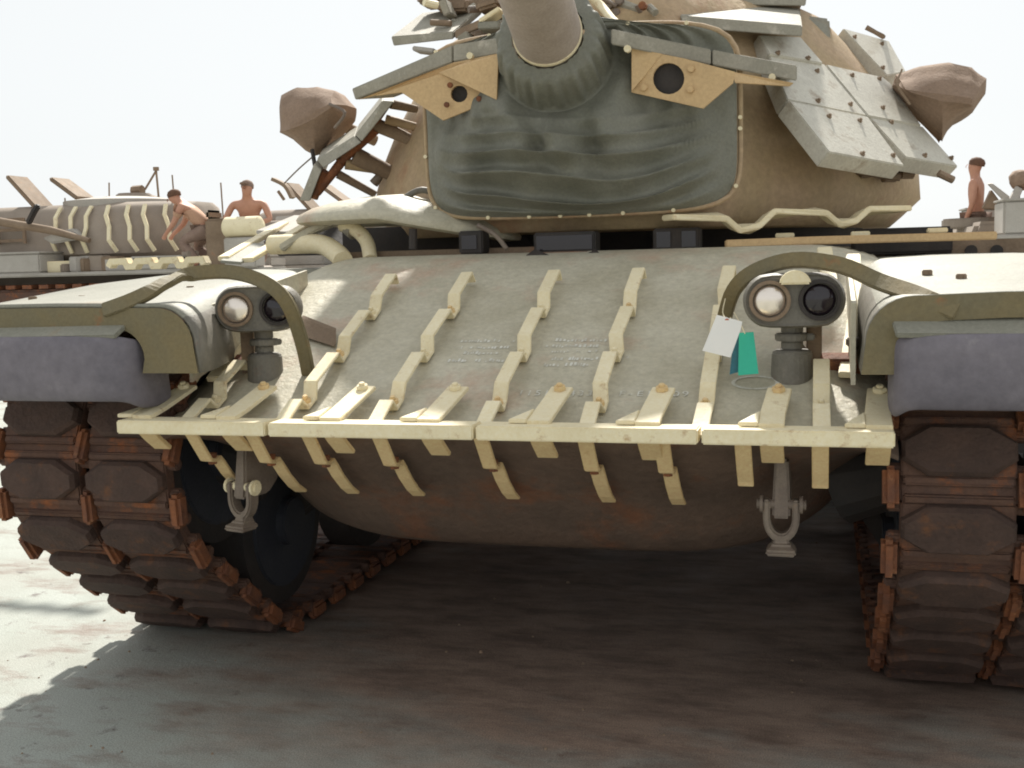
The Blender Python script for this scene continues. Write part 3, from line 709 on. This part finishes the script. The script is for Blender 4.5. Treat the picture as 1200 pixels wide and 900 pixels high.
MB().tube([at(385, 140, 2.5), at(440, 165, 2.7)], .03, 12).build('cover_arm', 'brown', pl_, smooth=.6)
MB().tube(smoothpath([at(386, 122, 2.18), at(404, 132, 2.15), at(392, 150, 2.16)]), .008, 6).build('tie_cord', 'shackle', pl_)
MB().tube([at(366, 176, 2.3), at(369, 194, 2.25)], .012, 6).build('tie_cord', 'dark', pl_)
MB().tube(smoothpath([at(333, 215, 2.3), at(350, 198, 2.3), at(366, 184, 2.3)]), .004, 5).build('tie_cord', 'shackle', pl_)

# ---- turret top clutter (cupola, machine gun mount, chain)
for (u, v, w_, h_, Y) in ((735, 22, .16, .09, 1.9), (762, 12, .16, .10, 2.1), (700, 18, .08, .05, 1.7), (752, 34, .10, .05, 1.8), (780, 30, .08, .08, 1.9), (535, 10, .14, .05, 1.9), (520, 2, .22, .03, 2.0), (575, 8, .1, .04, 1.7)):
    p = at(u, v, Y); MB().box(p, (w_, .14, h_), Matrix.Rotation(rng.uniform(-.3, .3), 3, 'Y')).build('cupola_fitting', 'brown', tank, bevel=.012)
for (u, v, w_, h_, Y, m_) in ((577, 20, .10, .018, 1.5, 'cream'), (525, 11, .035, .07, 1.8, 'era'), (576, 32, .09, .03, 1.5, 'fender'), (845, 47, .03, .10, 1.7, 'era'), (815, 40, .08, .03, 1.9, 'bglight'), (832, 52, .06, .02, 1.75, 'bglight'), (500, 60, .10, .02, 1.7, 'bglight'), (548, 48, .05, .05, 1.6, 'era')):
    p = at(u, v, Y); MB().box(p, (w_, .10, h_), Matrix.Rotation(rng.uniform(-.5, .2), 3, 'Y')).build('stowage_bracket', m_, tank, bevel=.004)
for u, v, Y in ((716, 10, 1.6), (728, 6, 1.6), (741, 8, 1.65), (753, 5, 1.65), (724, 20, 1.6), (797, 40, 1.7), (808, 45, 1.7)):
    p = at(u, v, Y); MB().tube([p, p+Vector((.0, -.05, .01))], .02, 10).build('fitting', 'shackle', tank, bevel=.004)
MB().tube(smoothpath([at(690, -6, 1.5), at(705, 8, 1.5), at(718, 24, 1.4), at(726, 30, 1.35)]), .018, 8).build('grab_handle', 'cream', tank, smooth=True)
MB().tube(smoothpath([at(795, 34, 1.7), at(806, 46, 1.65), at(820, 44, 1.65), at(832, 36, 1.7)]), .010, 8).build('lifting_chain', 'orust', tank, smooth=True)
slabY([(700, 6, 1.9), (786, 16, 2.0), (786, 24, 2.0), (700, 15, 1.9)], (0, .4, .12), 'armour_slab', 'era')
slabY([(812, -6, 1.9), (944, -3, 2.15), (944, 7, 2.15), (812, 5, 1.9)], (0, .45, .14), 'armour_slab', 'era')
slabY([(868, 44, 1.95), (892, 40, 2.0), (904, 62, 1.95), (886, 62, 1.9)], (.02, .3, .1), 'armour_slab', 'brown')
slabY([(500, 3, 1.9), (588, -3, 1.9), (590, 5, 1.9), (503, 12, 1.9)], (0, .4, .10), 'armour_slab', 'brown')
for k in range(26):
    u, v, Y = rng.uniform(692, 800), rng.uniform(2, 44), rng.uniform(1.5, 1.9)
    if v > 24+(u-692)*.30: continue
    p = at(u, v, Y); e = Vector((rng.uniform(-.09, .09), rng.uniform(-.05, .05), rng.uniform(-.04, .05)))
    MB().tube([p, p+e], rng.uniform(.008, .022), 8).build('cupola_fitting', rng.choice(['brown', 'shackle', 'orust', 'era', 'bglight']), tank, smooth=.7)
for k in range(9):
    u, v, Y = rng.uniform(500, 588), rng.uniform(4, 30), rng.uniform(1.6, 1.9)
    p = at(u, v, Y); e = Vector((rng.uniform(-.1, .1), rng.uniform(-.05, .05), rng.uniform(-.03, .04)))
    MB().tube([p, p+e], rng.uniform(.008, .018), 8).build('cupola_fitting', rng.choice(['brown', 'shackle', 'era', 'cream']), tank, smooth=.7)
# olive wall of the turret above the right panels
slabY([(942, 18, 2.3), (972, 22, 2.35), (975, 75, 2.25), (950, 60, 2.2)], (0, .3, .05), 'panel_bracket', 'fender', .01)

# ---- driver's deck: periscopes, hatch swelling, pipes, cables
def periscope(u0, v0, u1, v1, Y, name='periscope', lab=None):
    a_, c_ = at(u0, v0, Y), at(u1, v1, Y); w_ = abs(c_.x-a_.x); h_ = abs(a_.z-c_.z); mid = (a_+c_)/2
    po = MB().box(mid+Vector((0, .05, 0)), (w_, .10, h_)).build(name, 'dark', tank, bevel=.006)
    return po, mid, w_, h_
po, mid, w_, h_ = periscope(537, 271, 566, 297, 1.22); MB().box(mid+Vector((-.005, -.003, 0)), (w_*.62, .006, h_*.6)).build('glass', 'black', po)
po, mid, w_, h_ = periscope(625, 273, 698, 298, 1.18)
MB().box(mid+Vector((0, -.003, .004)), (w_*.9, .006, h_*.62)).build('glass', 'black', po)
MB().bar([at(622, 297, 1.12), at(640, 305, 1.08), at(680, 307, 1.08), at(702, 297, 1.12)], .05, .012).build('drip_rail', 'dark', po); MB().box(mid+Vector((0, -.02, -h_*.42)), (w_*.8, .03, .012)).build('sill', 'orust', po)
po, mid, w_, h_ = periscope(765, 268, 820, 293, 1.25)
for sx in (-.27, .27): MB().box(mid+Vector((sx*w_, -.003, 0)), (w_*.3, .006, h_*.7)).build('glass', 'black', po)
MB().box(mid+Vector((0, -.01, -h_*.55)), (w_*1.5, .12, .012)).build('base_plate', 'brown', po, bevel=.003)
# driver's hatch lid: a broad shallow lens swung up on its post, dark gap beneath
ctr = at(478, 262, 1.50); dm = MB(); rings = []
for kx, kz in ((.2, -.035), (.9, -.03), (.99, -.018), (1.0, -.004), (.97, .018), (.85, .045), (.62, .072), (.35, .088), (.1, .094)):
    rings.append([ctr+Vector((.50*kx*math.cos(a), .36*kx*math.sin(a), kz-.10*kx*math.cos(a)*(math.cos(a) > 0)+.03)) for a in [2*math.pi*i/48 for i in range(48)]])
lid = dm.loft(rings).build('hatch_lid', 'armour', tank, smooth=.9)
MB().tube(smoothpath([ctr+Vector((.02, -.1, .10)), ctr+Vector((.1, -.08, .135)), ctr+Vector((.2, -.06, .10))]), .014, 8).build('lid_handle', 'lamp', lid, smooth=True)
MB().bar(smoothpath([at(330, 292, 1.30), at(372, 268, 1.35), at(430, 247, 1.4)]), .07, .03, (0, 1, 0)).build('hatch_arm', 'armour', tank, bevel=.006)
MB().tube(smoothpath([at(560, 264, 1.2), at(580, 275, 1.18), at(594, 292, 1.16)]), .010, 8).build('cable', 'shackle', tank, smooth=True)
MB().tube(smoothpath([at(318, 287, 1.35), at(350, 286, 1.33), at(378, 287, 1.3), at(396, 298, 1.25), at(402, 306, 1.2)]), .042, 16).build('deck_pipe', 'cream', tank, smooth=.8)
MB().tube(smoothpath([at(402, 264, 1.35), at(418, 270, 1.32), at(430, 284, 1.3), at(434, 304, 1.25)]), .030, 16).build('deck_pipe', 'cream', tank, smooth=.8)
MB().tube([at(404, 262, 1.36), at(416, 272, 1.33)], .036, 14).build('pipe_collar', 'era', tank, smooth=.6)
MB().tube([at(484, 268, 1.2), at(484, 292, 1.2)], .018, 8).build('hatch_post', 'dark', tank)
a_, c_ = at(400, 268, 1.9), at(640, 300, 1.9)
MB().box(((a_.x+c_.x)/2, 1.95, (a_.z+c_.z)/2), (c_.x-a_.x, .1, a_.z-c_.z)).build('lid_shade_board', 'dark', tank, bevel=.008)  # dark board added to stand for the shade beneath the hatch lid
MB().box((-.62, 1.32, 1.474), (.9, .03, .03)).build('hatch_rim', 'brown', tank, bevel=.004)
# left: cream rails running back on the fender, rising towards the turret
for (a_, b_2, w_) in (((262, 303, 1.2), (333, 262, 2.3), .05), ((290, 305, 1.2), (372, 256, 2.3), .05)):
    MB().bar([at(*a_), at(*b_2)], w_, .02).build('fender_rail', 'cream', tank, bevel=.003)
slabY([(258, 305, 1.15), (282, 307, 1.15), (312, 286, 1.6), (292, 284, 1.6)], (0, .0, -.012), 'fender_plate', 'fender', .002)
slabY([(300, 270, 2.2), (345, 252, 2.5), (396, 252, 2.4), (345, 272, 2.0)], (0, 0, -.02), 'fender_plate', 'bglight', .003)
slabY([(306, 282, 2.0), (420, 250, 2.2), (430, 298, 1.9), (325, 300, 1.8)], (0, .05, 0), 'stowage_bin', 'dark', .01)
hat = []
for k in range(4):
    u = 130+k*30; hat += [(u, 313), (u+3, 307), (u+19, 306.5), (u+22, 313)]
MB().bar([at(u, v-1.0*(u-130)/40, 2.3) for u, v in hat], .06, .035, (0, 1, 0)).build('fender_rail', 'cream', tank, bevel=.003)
# right: hat-section rail and rusty bar on the hull roof, block with round holes behind
hat = [(782, 254), (846, 253), (862, 267), (884, 267), (902, 250), (962, 247), (978, 260), (996, 261), (1012, 247), (1060, 244)]
MB().bar([at(u, v+1, 1.16+.50*(u-785)/280) for u, v in hat], .11, .022, (0, 1, 0)).build('deck_rail', 'cream', tank, bevel=.004)
MB().bar([at(u, v, 1.22+.22*(u-850)/315) for u, v in ((850, 286), (950, 282), (1060, 279), (1166, 276))], .05, .030, (0, 1, 0)).build('deck_rail', 'tan', tank, bevel=.004)
for u, v in ((920, 276), (1008, 274), (1098, 270)):
    MB().box(at(u, v, 1.40+.2*(u-850)/315), (.07, .10, .018)).build('rail_clip', 'cream', tank, bevel=.003)
a_, c_ = at(1025, 284, 1.75), at(1205, 305, 1.75)
bx = MB().box(((a_.x+c_.x)/2+.2, 1.90, (a_.z+c_.z)/2), (c_.x-a_.x+.4, .25, abs(c_.z-a_.z))).build('side_rack', 'brown', tank, bevel=.006)
for k in range(5):
    p = at(1048+k*30, 294, 1.76); MB().tube([p+Vector((0, .005, 0)), p+Vector((0, -.006, 0))], .024, 14).build('rack_hole', 'dark', bx)
a_ = at(1000, 262, 1.6); c_ = at(1120, 290, 1.6)
MB().box(((a_.x+c_.x)/2, 1.85, (a_.z+c_.z)/2-.02), (c_.x-a_.x, .3, abs(c_.z-a_.z))).build('deck_bin', 'dark', tank, bevel=.01)

# ------------------------------------------------------------------ tags hanging by the right lamp
def card(px, Y, m_, name, label, th=.002, hole=None):
    t_ = empty(name, label, 'tag', tuple(at(px[0][0], px[0][1], Y)))
    off = Vector(t_.location)
    q = [at(u, v, Y-.04*(v-px[0][1])/50) - off for u, v in px]
    MB().prism(q, (0, th, 0)).build('card', m_, t_)
    if hole:
        p = at(*hole, Y-.002)-off; MB().tube([p, p+Vector((0, -.003, 0))], .007, 10).build('eyelet', 'red', t_)
    return t_, off
YT = .16
t_, off = card([(840, 369), (870, 377), (868, 386), (856, 419), (823, 411)], YT, 'white', 'paper_tag', 'white paper tag tied to the guard bar in front of the right lamp', hole=(852, 376))
MB().tube(smoothpath([at(852, 376, YT-.004)-off, at(847, 366, .3)-off, at(850, 350, .34)-off]), .0018, 5).build('string', 'cream', t_)
t_, off = card([(866, 390), (883, 389), (889, 438), (865, 440)], .17, 'green', 'paper_tag', 'bright green tag hanging beside the white tag below the right lamp')
MB().tube(smoothpath([at(873, 391, .168)-off, at(868, 380, .2)-off, at(860, 366, .32)-off]), .0018, 5).build('string', 'cream', t_)
t_, off = card([(860, 392), (867, 391), (865.5, 436), (855, 439)], .185, 'teal', 'paper_tag', 'narrow dark teal tag half hidden behind the green tag')
MB().tube([at(862, 392, .185)-off, at(856, 372, .33)-off], .0018, 5).build('string', 'cream', t_)

# ------------------------------------------------------------------ tanks parked behind
def bg_tank(loc, rz, label, detail=True, roofz=2.55):
    T = empty('parked_tank', label, 'tank', loc, rz, 'tanks parked in the background')
    h = MB(); pr = [(0, .95), (1.15, 1.45), (3.9, 1.5), (4.2, 1.62), (6.6, 1.62), (6.8, 1.1), (6.2, .5), (.6, .5)]
    h.loft([[(x, y, z) for y, z in pr] for x in (-1.1, 1.1)]).build('hull', 'bgtank', T, bevel=.06)
    for s in (-1, 1):
        f_ = MB().box((s*1.45, 3.3, 1.40), (.75, 6.9, .06)).build('fender', 'bglight', T, bevel=.02)
        tr = [(.05, .7), (.25, .42), (.9, .05), (5.6, .05), (6.4, .45), (6.5, .8), (6.2, 1.18), (.4, 1.18)]
        MB().prism([(s*1.1, y, z) for y, z in tr], (s*.68, 0, 0)).build('track', 'rust', T, bevel=.04)
        for k in range(22):
            MB().box((s*1.45, .35+k*.29, 1.22), (.66, .16, .06)).build('track_shoe', 'orust', T)
        for (y, L, hh) in ((5.9, 1.0, .42), (4.2, 1.25, .30), (1.6, .8, .18)):
            b2 = MB().box((s*1.47, y, 1.43+hh/2), (.62, L, hh)).build('stowage_box', 'bglight', T, bevel=.025)
            MB().box((s*1.47, y, 1.44+hh), (.66, L*1.03, .03)).build('lid', 'bglight', b2, bevel=.01)
    pl0 = [(1.6, 0), (1.65, .55), (2.2, 1.1), (2.9, 1.3), (3.6, 1.2), (4.4, 1.05), (5.6, .95), (5.7, 0)]
    R_ = []
    for z, sc in ((1.58, .88), (1.7, 1), (2.1, .96), (2.42, .80), (2.5, .66)):
        rt = smoothpath([(x*sc, (y-3)*(.7+.3*sc)+3, z) for y, x in pl0], 3); R_.append(rt+[Vector((-p.x, p.y, p.z)) for p in rt[::-1]][1:-1])
    MB().loft(R_).build('turret', 'bgtank', T, smooth=.8)
    MB().tube([(0, 3.2, 2.44), (0, 3.2, 2.56), (0, 3.2, 2.62)], [.95, .95, .55], 28).build('roof_armour', 'bglight', T, smooth=.6)
    cp = MB().tube([(.45, 3.3, 2.56), (.45, 3.3, 2.72)], [.36, .28], 20).build('cupola', 'bgtank', T, bevel=.02)
    # open hatch lids
    for (x, y, z, L, tilt) in ((-.55, 4.35, 2.45, .75, .75), (-.1, 3.9, 2.62, .6, .95)):
        MB().box((x, y+L/2*math.sin(tilt)*.8, z+L/2*math.cos(tilt)), (.5, .07, L), Matrix.Rotation(-tilt, 3, 'X')).build('open_hatch', 'brown', T, bevel=.02)
    for s in (-1, 1):
        for k, y in enumerate((2.0, 2.25, 2.5, 2.8, 3.1, 3.4, 3.7)):
            xx = np.interp(y, [p[0] for p in pl0], [p[1] for p in pl0])
            zz = [(1.72, 1.03), (1.9, 1.06), (2.1, 1.0), (2.28, .93), (2.44, .84)]
            pts = [(s*xx*f2+s*(.03 if i % 2 else .0), y+.02*(i % 2)+(2.44-z)*(-.35 if y < 2.9 else -.05), z) for i, (z, f2) in enumerate(zz)]
            MB().bar(pts, .06, .03, (0, 1, 0)).build('mounting_strip', 'cream', T)
        rk = MB()
        for z in (1.95, 2.12, 2.28): rk.bar([(s*1.12, 4.3, z), (s*1.05, 5.7, z)], .05, .03, (0, 0, 1))
        for y in (4.3, 4.8, 5.3, 5.7): rk.bar([(s*(1.12-.05*(y-4.3)), y, 1.9), (s*(1.12-.05*(y-4.3)), y, 2.3)], .05, .03, (0, 1, 0))
        rk.build('bustle_rack', 'brown', T)
    MB().box((0, 5.2, 2.12), (1.75, .9, .40)).build('stowed_kit', 'brown', T, bevel=.10)
    MB().tube([(0, 1.75, 2.0), (0, .4, 2.05), (0, -2.9, 2.15)], [.16, .11, .09], 20).build('gun_barrel', 'bgtank', T, smooth=.6)
    return T
A_ = bg_tank((-7.0, 13.2, 0), math.radians(92), 'parked tank on the left with cream strips down its turret and two raised hatches')
B_ = bg_tank((-4.1, 17.0, .0), math.radians(88), 'parked tank further back with pale blocks along its turret, seen left of the near turret')
for k in range(5):
    MB().box((-1.38+.03*abs(k-2), 2.0+k*.62, 2.13+.03*(k % 2)), (.14, .56, .44), Matrix.Rotation(.3, 3, 'Y')).build('armour_slab', 'bglight', B_, bevel=.02)
C_ = bg_tank((9.4, 14.0, .15), math.radians(92), 'parked tank on the far right, its pale deck showing past the near turret')
# tripod sight mast on the first parked tank
ms = MB(); top = at(183, 200, 13.6)
for u, v in ((170, 222), (186, 232)): ms.tube([top, at(u, v, 13.6)], .018, 6)
ms.tube([top, top+Vector((0, 0, .06))], .05, 8)
ms.tube([at(156, 224, 13.6), at(167, 223, 13.6)], .09, 8).box(at(178, 234, 13.6), (.32, .2, .14), Matrix.Rotation(.25, 3, 'Y'))
ms.build('gun_mount', 'brown', A_).matrix_parent_inverse = Matrix.Translation(A_.location) .inverted() if False else (Matrix.LocRotScale(A_.location, A_.rotation_euler, None)).inverted()
MB().bar(smoothpath([at(320, 210, 12), at(335, 218, 12), at(343, 232, 12)]), .12, .05, (0, 1, 0)).tube([at(326, 224, 12), at(333, 234, 12)], .025, 6).build('open_hatch', 'brown', A_).matrix_parent_inverse = (Matrix.LocRotScale(A_.location, A_.rotation_euler, None)).inverted()
invA = (Matrix.LocRotScale(A_.location, A_.rotation_euler, None)).inverted()
def onA(o): o.parent = A_; o.matrix_parent_inverse = invA; return o
onA(MB().tube([at(-30, 255, 11.6), at(60, 270, 11.6), at(105, 282, 11.6)], [.07, .06, .04], 10).build('barrel_rod', 'brown', None, smooth=.7))
onA(MB().prism([at(u, v, 11.7) for u, v in ((48, 279), (80, 268), (98, 280), (60, 286))], (0, .2, .02)).build('stowage_tarp', 'bglight', None, bevel=.03))
onA(MB().bar([at(33, 262, 11.5), at(40, 248, 11.5), at(45, 240, 11.5)], .09, .08, (0, 1, 0)).build('gun_mount', 'dark', None, bevel=.02))
for k in range(14):
    u, v, Y = rng.uniform(55, 250), rng.uniform(262, 296), rng.uniform(11.5, 11.75)
    hh = rng.uniform(.08, .30); p = at(u, v, Y); p.z = 1.43+hh/2
    onA(MB().box(p, (rng.uniform(.12, .4), .2, hh), Matrix.Rotation(rng.uniform(-.5, .5), 3, 'Z')).build('stowed_kit', rng.choice(['brown', 'bglight', 'cream', 'bgtank']), None, bevel=.015))
for u, y0, y1 in ((78, 232, 262), (205, 205, 245), (262, 214, 262), (128, 214, 234)):
    onA(MB().tube([at(u, y1, 12.6), at(u+rng.uniform(-5, 5), y0, 12.6)], .012, 6).build('antenna_rod', 'brown', None))
# kit on the near fender of the first parked tank
fzA = 1.43
p0 = at(262, 266, 11.75); zt_ = at(262, 250, 11.75).z
o = MB().box((0, 0, (zt_-fzA)/2-.04), (.38, .45, zt_-fzA-.08)).box((-.15, 0, zt_-fzA-.02), (.07, .4, .14)).build('kit_box', 'brown', None, bevel=.04); o.location = (p0.x, p0.y, fzA); tag(o, 'brown box in front of the squatting man with the cap', 'box')
p0 = at(285, 266, 11.45)
o = MB().box((0, 0, (p0.z-.15-fzA)/2), (.5, .3, p0.z-.15-fzA)).build('crate', 'bglight', None, bevel=.02); o.location = (p0.x, p0.y, fzA); tag(o, 'pale crate under the rolled tan bundle', 'crate')
rl = MB().tube([(-.30, 0, 0), (-.26, 0, 0), (.26, 0, 0), (.30, 0, 0)], [.10, .15, .15, .10], 16).build('bedroll', 'cream', None, smooth=.7); rl.location = p0; tag(rl, 'rolled tan bundle lying below the man with the cap', 'bedroll')
# clutter at the turret of the right-hand parked tank
invC = (Matrix.LocRotScale(C_.location, C_.rotation_euler, None)).inverted()
def onC(o): o.parent = C_; o.matrix_parent_inverse = invC; return o
onC(pillow([(1180, 205), (1195, 195), (1215, 200), (1220, 215), (1205, 224), (1186, 224)], 13.2, .25, .3, 'launcher_cover', 'cover'))
onC(MB().prism([at(u, v, 13.1) for u, v in ((1157, 216), (1163, 215), (1184, 231), (1178, 238))], (0, .1, .02)).build('armour_slab', 'bglight', None, bevel=.01))
onC(MB().prism([at(u, v, 13.0) for u, v in ((1180, 240), (1192, 218), (1199, 222), (1190, 243))], (0, .1, .02)).build('armour_slab', 'bglight', None, bevel=.01))
onC(MB().prism([at(u, v, 13.2) for u, v in ((1152, 244), (1162, 222), (1172, 236), (1172, 246))], (0, .2, .0)).build('panel_bracket', 'brown', None, bevel=.01))
# ------------------------------------------------------------------ people
def skin(name, m_, parent, joints, edges, rad, sub=2):
    me = bpy.data.meshes.new(name); keys = list(joints)
    me.from_pydata([joints[k] for k in keys], [(keys.index(a), keys.index(b)) for a, b in edges], []); me.update()
    o = bpy.data.objects.new(name, me); COL.objects.link(o); o.parent = parent
    sk = o.modifiers.new('skin', 'SKIN'); sk.use_smooth_shade = True
    for i, k in enumerate(keys):
        r = rad[k]; me.skin_vertices[0].data[i].radius = r if isinstance(r, tuple) else (r, r)
    me.skin_vertices[0].data[0].use_root = True
    sb = o.modifiers.new('sub', 'SUBSURF'); sb.levels = sb.render_levels = sub
    me.materials.append(M[m_]); return o
def person(loc, rz, pose, label, shirtless=True, cap=False):
    P_ = empty('person', label, 'person', loc, rz)
    J = {'pelvis': (0, 0, .95), 'waist': (0, 0, 1.08), 'chest': (0, 0, 1.32), 'neck': (0, -.01, 1.48), 'jaw': (0, -.035, 1.56), 'head': (0, -.02, 1.645), 'crown': (0, 0, 1.73)}
    for s, k in ((1, 'l'), (-1, 'r')):
        J['sh'+k] = (s*.19, 0, 1.40); J['el'+k] = (s*.25, .0, 1.12); J['wr'+k] = (s*.24, -.08, .88); J['ha'+k] = (s*.24, -.11, .80)
        J['hip'+k] = (s*.10, 0, .90); J['kn'+k] = (s*.11, -.02, .50); J['an'+k] = (s*.11, .02, .09); J['toe'+k] = (s*.12, -.16, .03)
    J.update(pose)
    rad = {'pelvis': (.15, .11), 'waist': (.135, .095), 'chest': (.175, .115), 'neck': .062, 'jaw': (.072, .08), 'head': (.092, .11), 'crown': (.07, .08)}
    for k in 'lr': rad.update({'sh'+k: .065, 'el'+k: .045, 'wr'+k: .03, 'ha'+k: .04, 'hip'+k: .095, 'kn'+k: .06, 'an'+k: .045, 'toe'+k: .035})
    E_ = [('pelvis', 'waist'), ('waist', 'chest'), ('chest', 'neck'), ('neck', 'jaw'), ('jaw', 'head'), ('head', 'crown')]
    for k in 'lr': E_ += [('chest', 'sh'+k), ('sh'+k, 'el'+k), ('el'+k, 'wr'+k), ('wr'+k, 'ha'+k), ('pelvis', 'hip'+k), ('hip'+k, 'kn'+k), ('kn'+k, 'an'+k), ('an'+k, 'toe'+k)]
    body = skin('body', 'skin', P_, J, E_, rad)
    tj = {k: J[k] for k in ('pelvis', 'hipl', 'hipr', 'knl', 'knr', 'anl', 'anr')}
    skin('trousers', 'cloth', P_, tj, [('pelvis', 'hipl'), ('pelvis', 'hipr'), ('hipl', 'knl'), ('hipr', 'knr'), ('knl', 'anl'), ('knr', 'anr')], {'pelvis': (.175, .135), 'hipl': .12, 'hipr': .12, 'knl': .085, 'knr': .085, 'anl': .075, 'anr': .075})
    hd = Vector(J['head']); up = (Vector(J['crown'])-hd).normalized(); q = Vector((0, 0, 1)).rotation_difference(up).to_matrix()
    hr = MB(); hr.loft([[hd+q @ Vector((r*.95*math.cos(a), r*1.1*math.sin(a)+.015, z)) for a in [2*math.pi*i/14 for i in range(14)]] for z, r in ((.0, .096), (.05, .10), (.09, .078), (.115, .03))])
    if cap: hr.prism([hd+q @ Vector((.075*math.cos(a), -.09+.10*math.sin(a), .02)) for a in [math.pi+math.pi*i/8 for i in range(9)]], q @ Vector((0, 0, .012)))
    hr.build('cap' if cap else 'hair', 'cloth' if cap else 'hair', P_, smooth=.8)
    fc = MB(); fc.loft([[hd+q @ Vector((x*.016, -.105+dy, z)) for x in (-1, 1, .6, -.6)] for z, dy in ((.0, 0), (-.045, -.018), (-.055, .005))]); fc.build('nose', 'skin', P_)
    if not shirtless:
        sj = {k: J[k] for k in ('chest', 'waist', 'pelvis', 'shl', 'shr')}; sj['ml'] = tuple((Vector(J['shl'])*.3+Vector(J['ell'])*.7)); sj['mr'] = tuple((Vector(J['shr'])*.3+Vector(J['elr'])*.7))
        skin('shirt', 'shirt', P_, sj, [('chest', 'waist'), ('waist', 'pelvis'), ('chest', 'shl'), ('chest', 'shr'), ('shl', 'ml'), ('shr', 'mr')], {'chest': (.20, .14), 'waist': (.165, .125), 'pelvis': (.17, .13), 'shl': .085, 'shr': .085, 'ml': .065, 'mr': .065})
    return P_
# man with the cap, squatting on the fender behind the box, forearms on his knees
sit = {'pelvis': (0, .12, .50), 'waist': (0, .08, .62), 'chest': (0, -.02, .87), 'neck': (0, -.07, 1.03), 'jaw': (.02, -.12, 1.10), 'head': (.02, -.11, 1.18), 'crown': (.02, -.09, 1.27),
       'shl': (.23, -.02, .95), 'shr': (-.23, -.04, .95), 'ell': (.36, -.12, .70), 'elr': (-.34, -.15, .69), 'wrl': (.18, -.36, .62), 'wrr': (-.14, -.38, .62), 'hal': (.10, -.40, .61), 'har': (-.06, -.42, .60),
       'hipl': (.11, .10, .46), 'hipr': (-.11, .10, .46), 'knl': (.24, -.30, .52), 'knr': (-.22, -.30, .52), 'anl': (.17, .02, .10), 'anr': (-.16, .02, .10), 'toel': (.19, -.16, .04), 'toer': (-.18, -.16, .04)}
p = at(290, 206, 11.8)
person((p.x, p.y, 1.43), math.radians(10), sit, 'shirtless man in a tan cap squatting behind a brown box on the parked tank', True, True).scale = ((p.z-1.43)/1.36,)*3
# man bending over the turret
bend = {'pelvis': (0, .10, .62), 'waist': (0, .03, .73), 'chest': (0, -.16, .91), 'neck': (0, -.28, 1.03), 'jaw': (0, -.36, 1.06), 'head': (0, -.40, 1.12), 'crown': (0, -.42, 1.20),
        'shl': (.19, -.22, .95), 'shr': (-.19, -.22, .95), 'ell': (.22, -.34, .70), 'elr': (-.22, -.36, .70), 'wrl': (.16, -.50, .54), 'wrr': (-.16, -.52, .54), 'hal': (.15, -.55, .46), 'har': (-.15, -.57, .46),
        'hipl': (.10, .08, .57), 'hipr': (-.10, .08, .57), 'knl': (.14, -.26, .42), 'knr': (-.14, -.14, .34), 'anl': (.13, -.02, .09), 'anr': (-.13, .16, .10), 'toel': (.14, -.20, .03), 'toer': (-.14, .0, .03)}
p = at(203, 222, 11.75)
person((p.x+.42, p.y, 1.43), math.radians(-80), bend, 'man in a tan shirt bending down beside the striped turret, head towards the left', False).scale = ((p.z-1.43)/1.24,)*3
stand = {'ell': (.27, .02, 1.12), 'elr': (-.27, -.02, 1.12)}
p = at(1145, 183, 13.8)
person((p.x, p.y, p.z-1.77), math.radians(250), stand, 'shirtless man standing waist deep in a hatch of the far right parked tank')
onC(MB().tube([(p.x, p.y, 1.70), (p.x, p.y, 1.84)], .45, 24).build('hatch_ring', 'bgtank', None, bevel=.02))
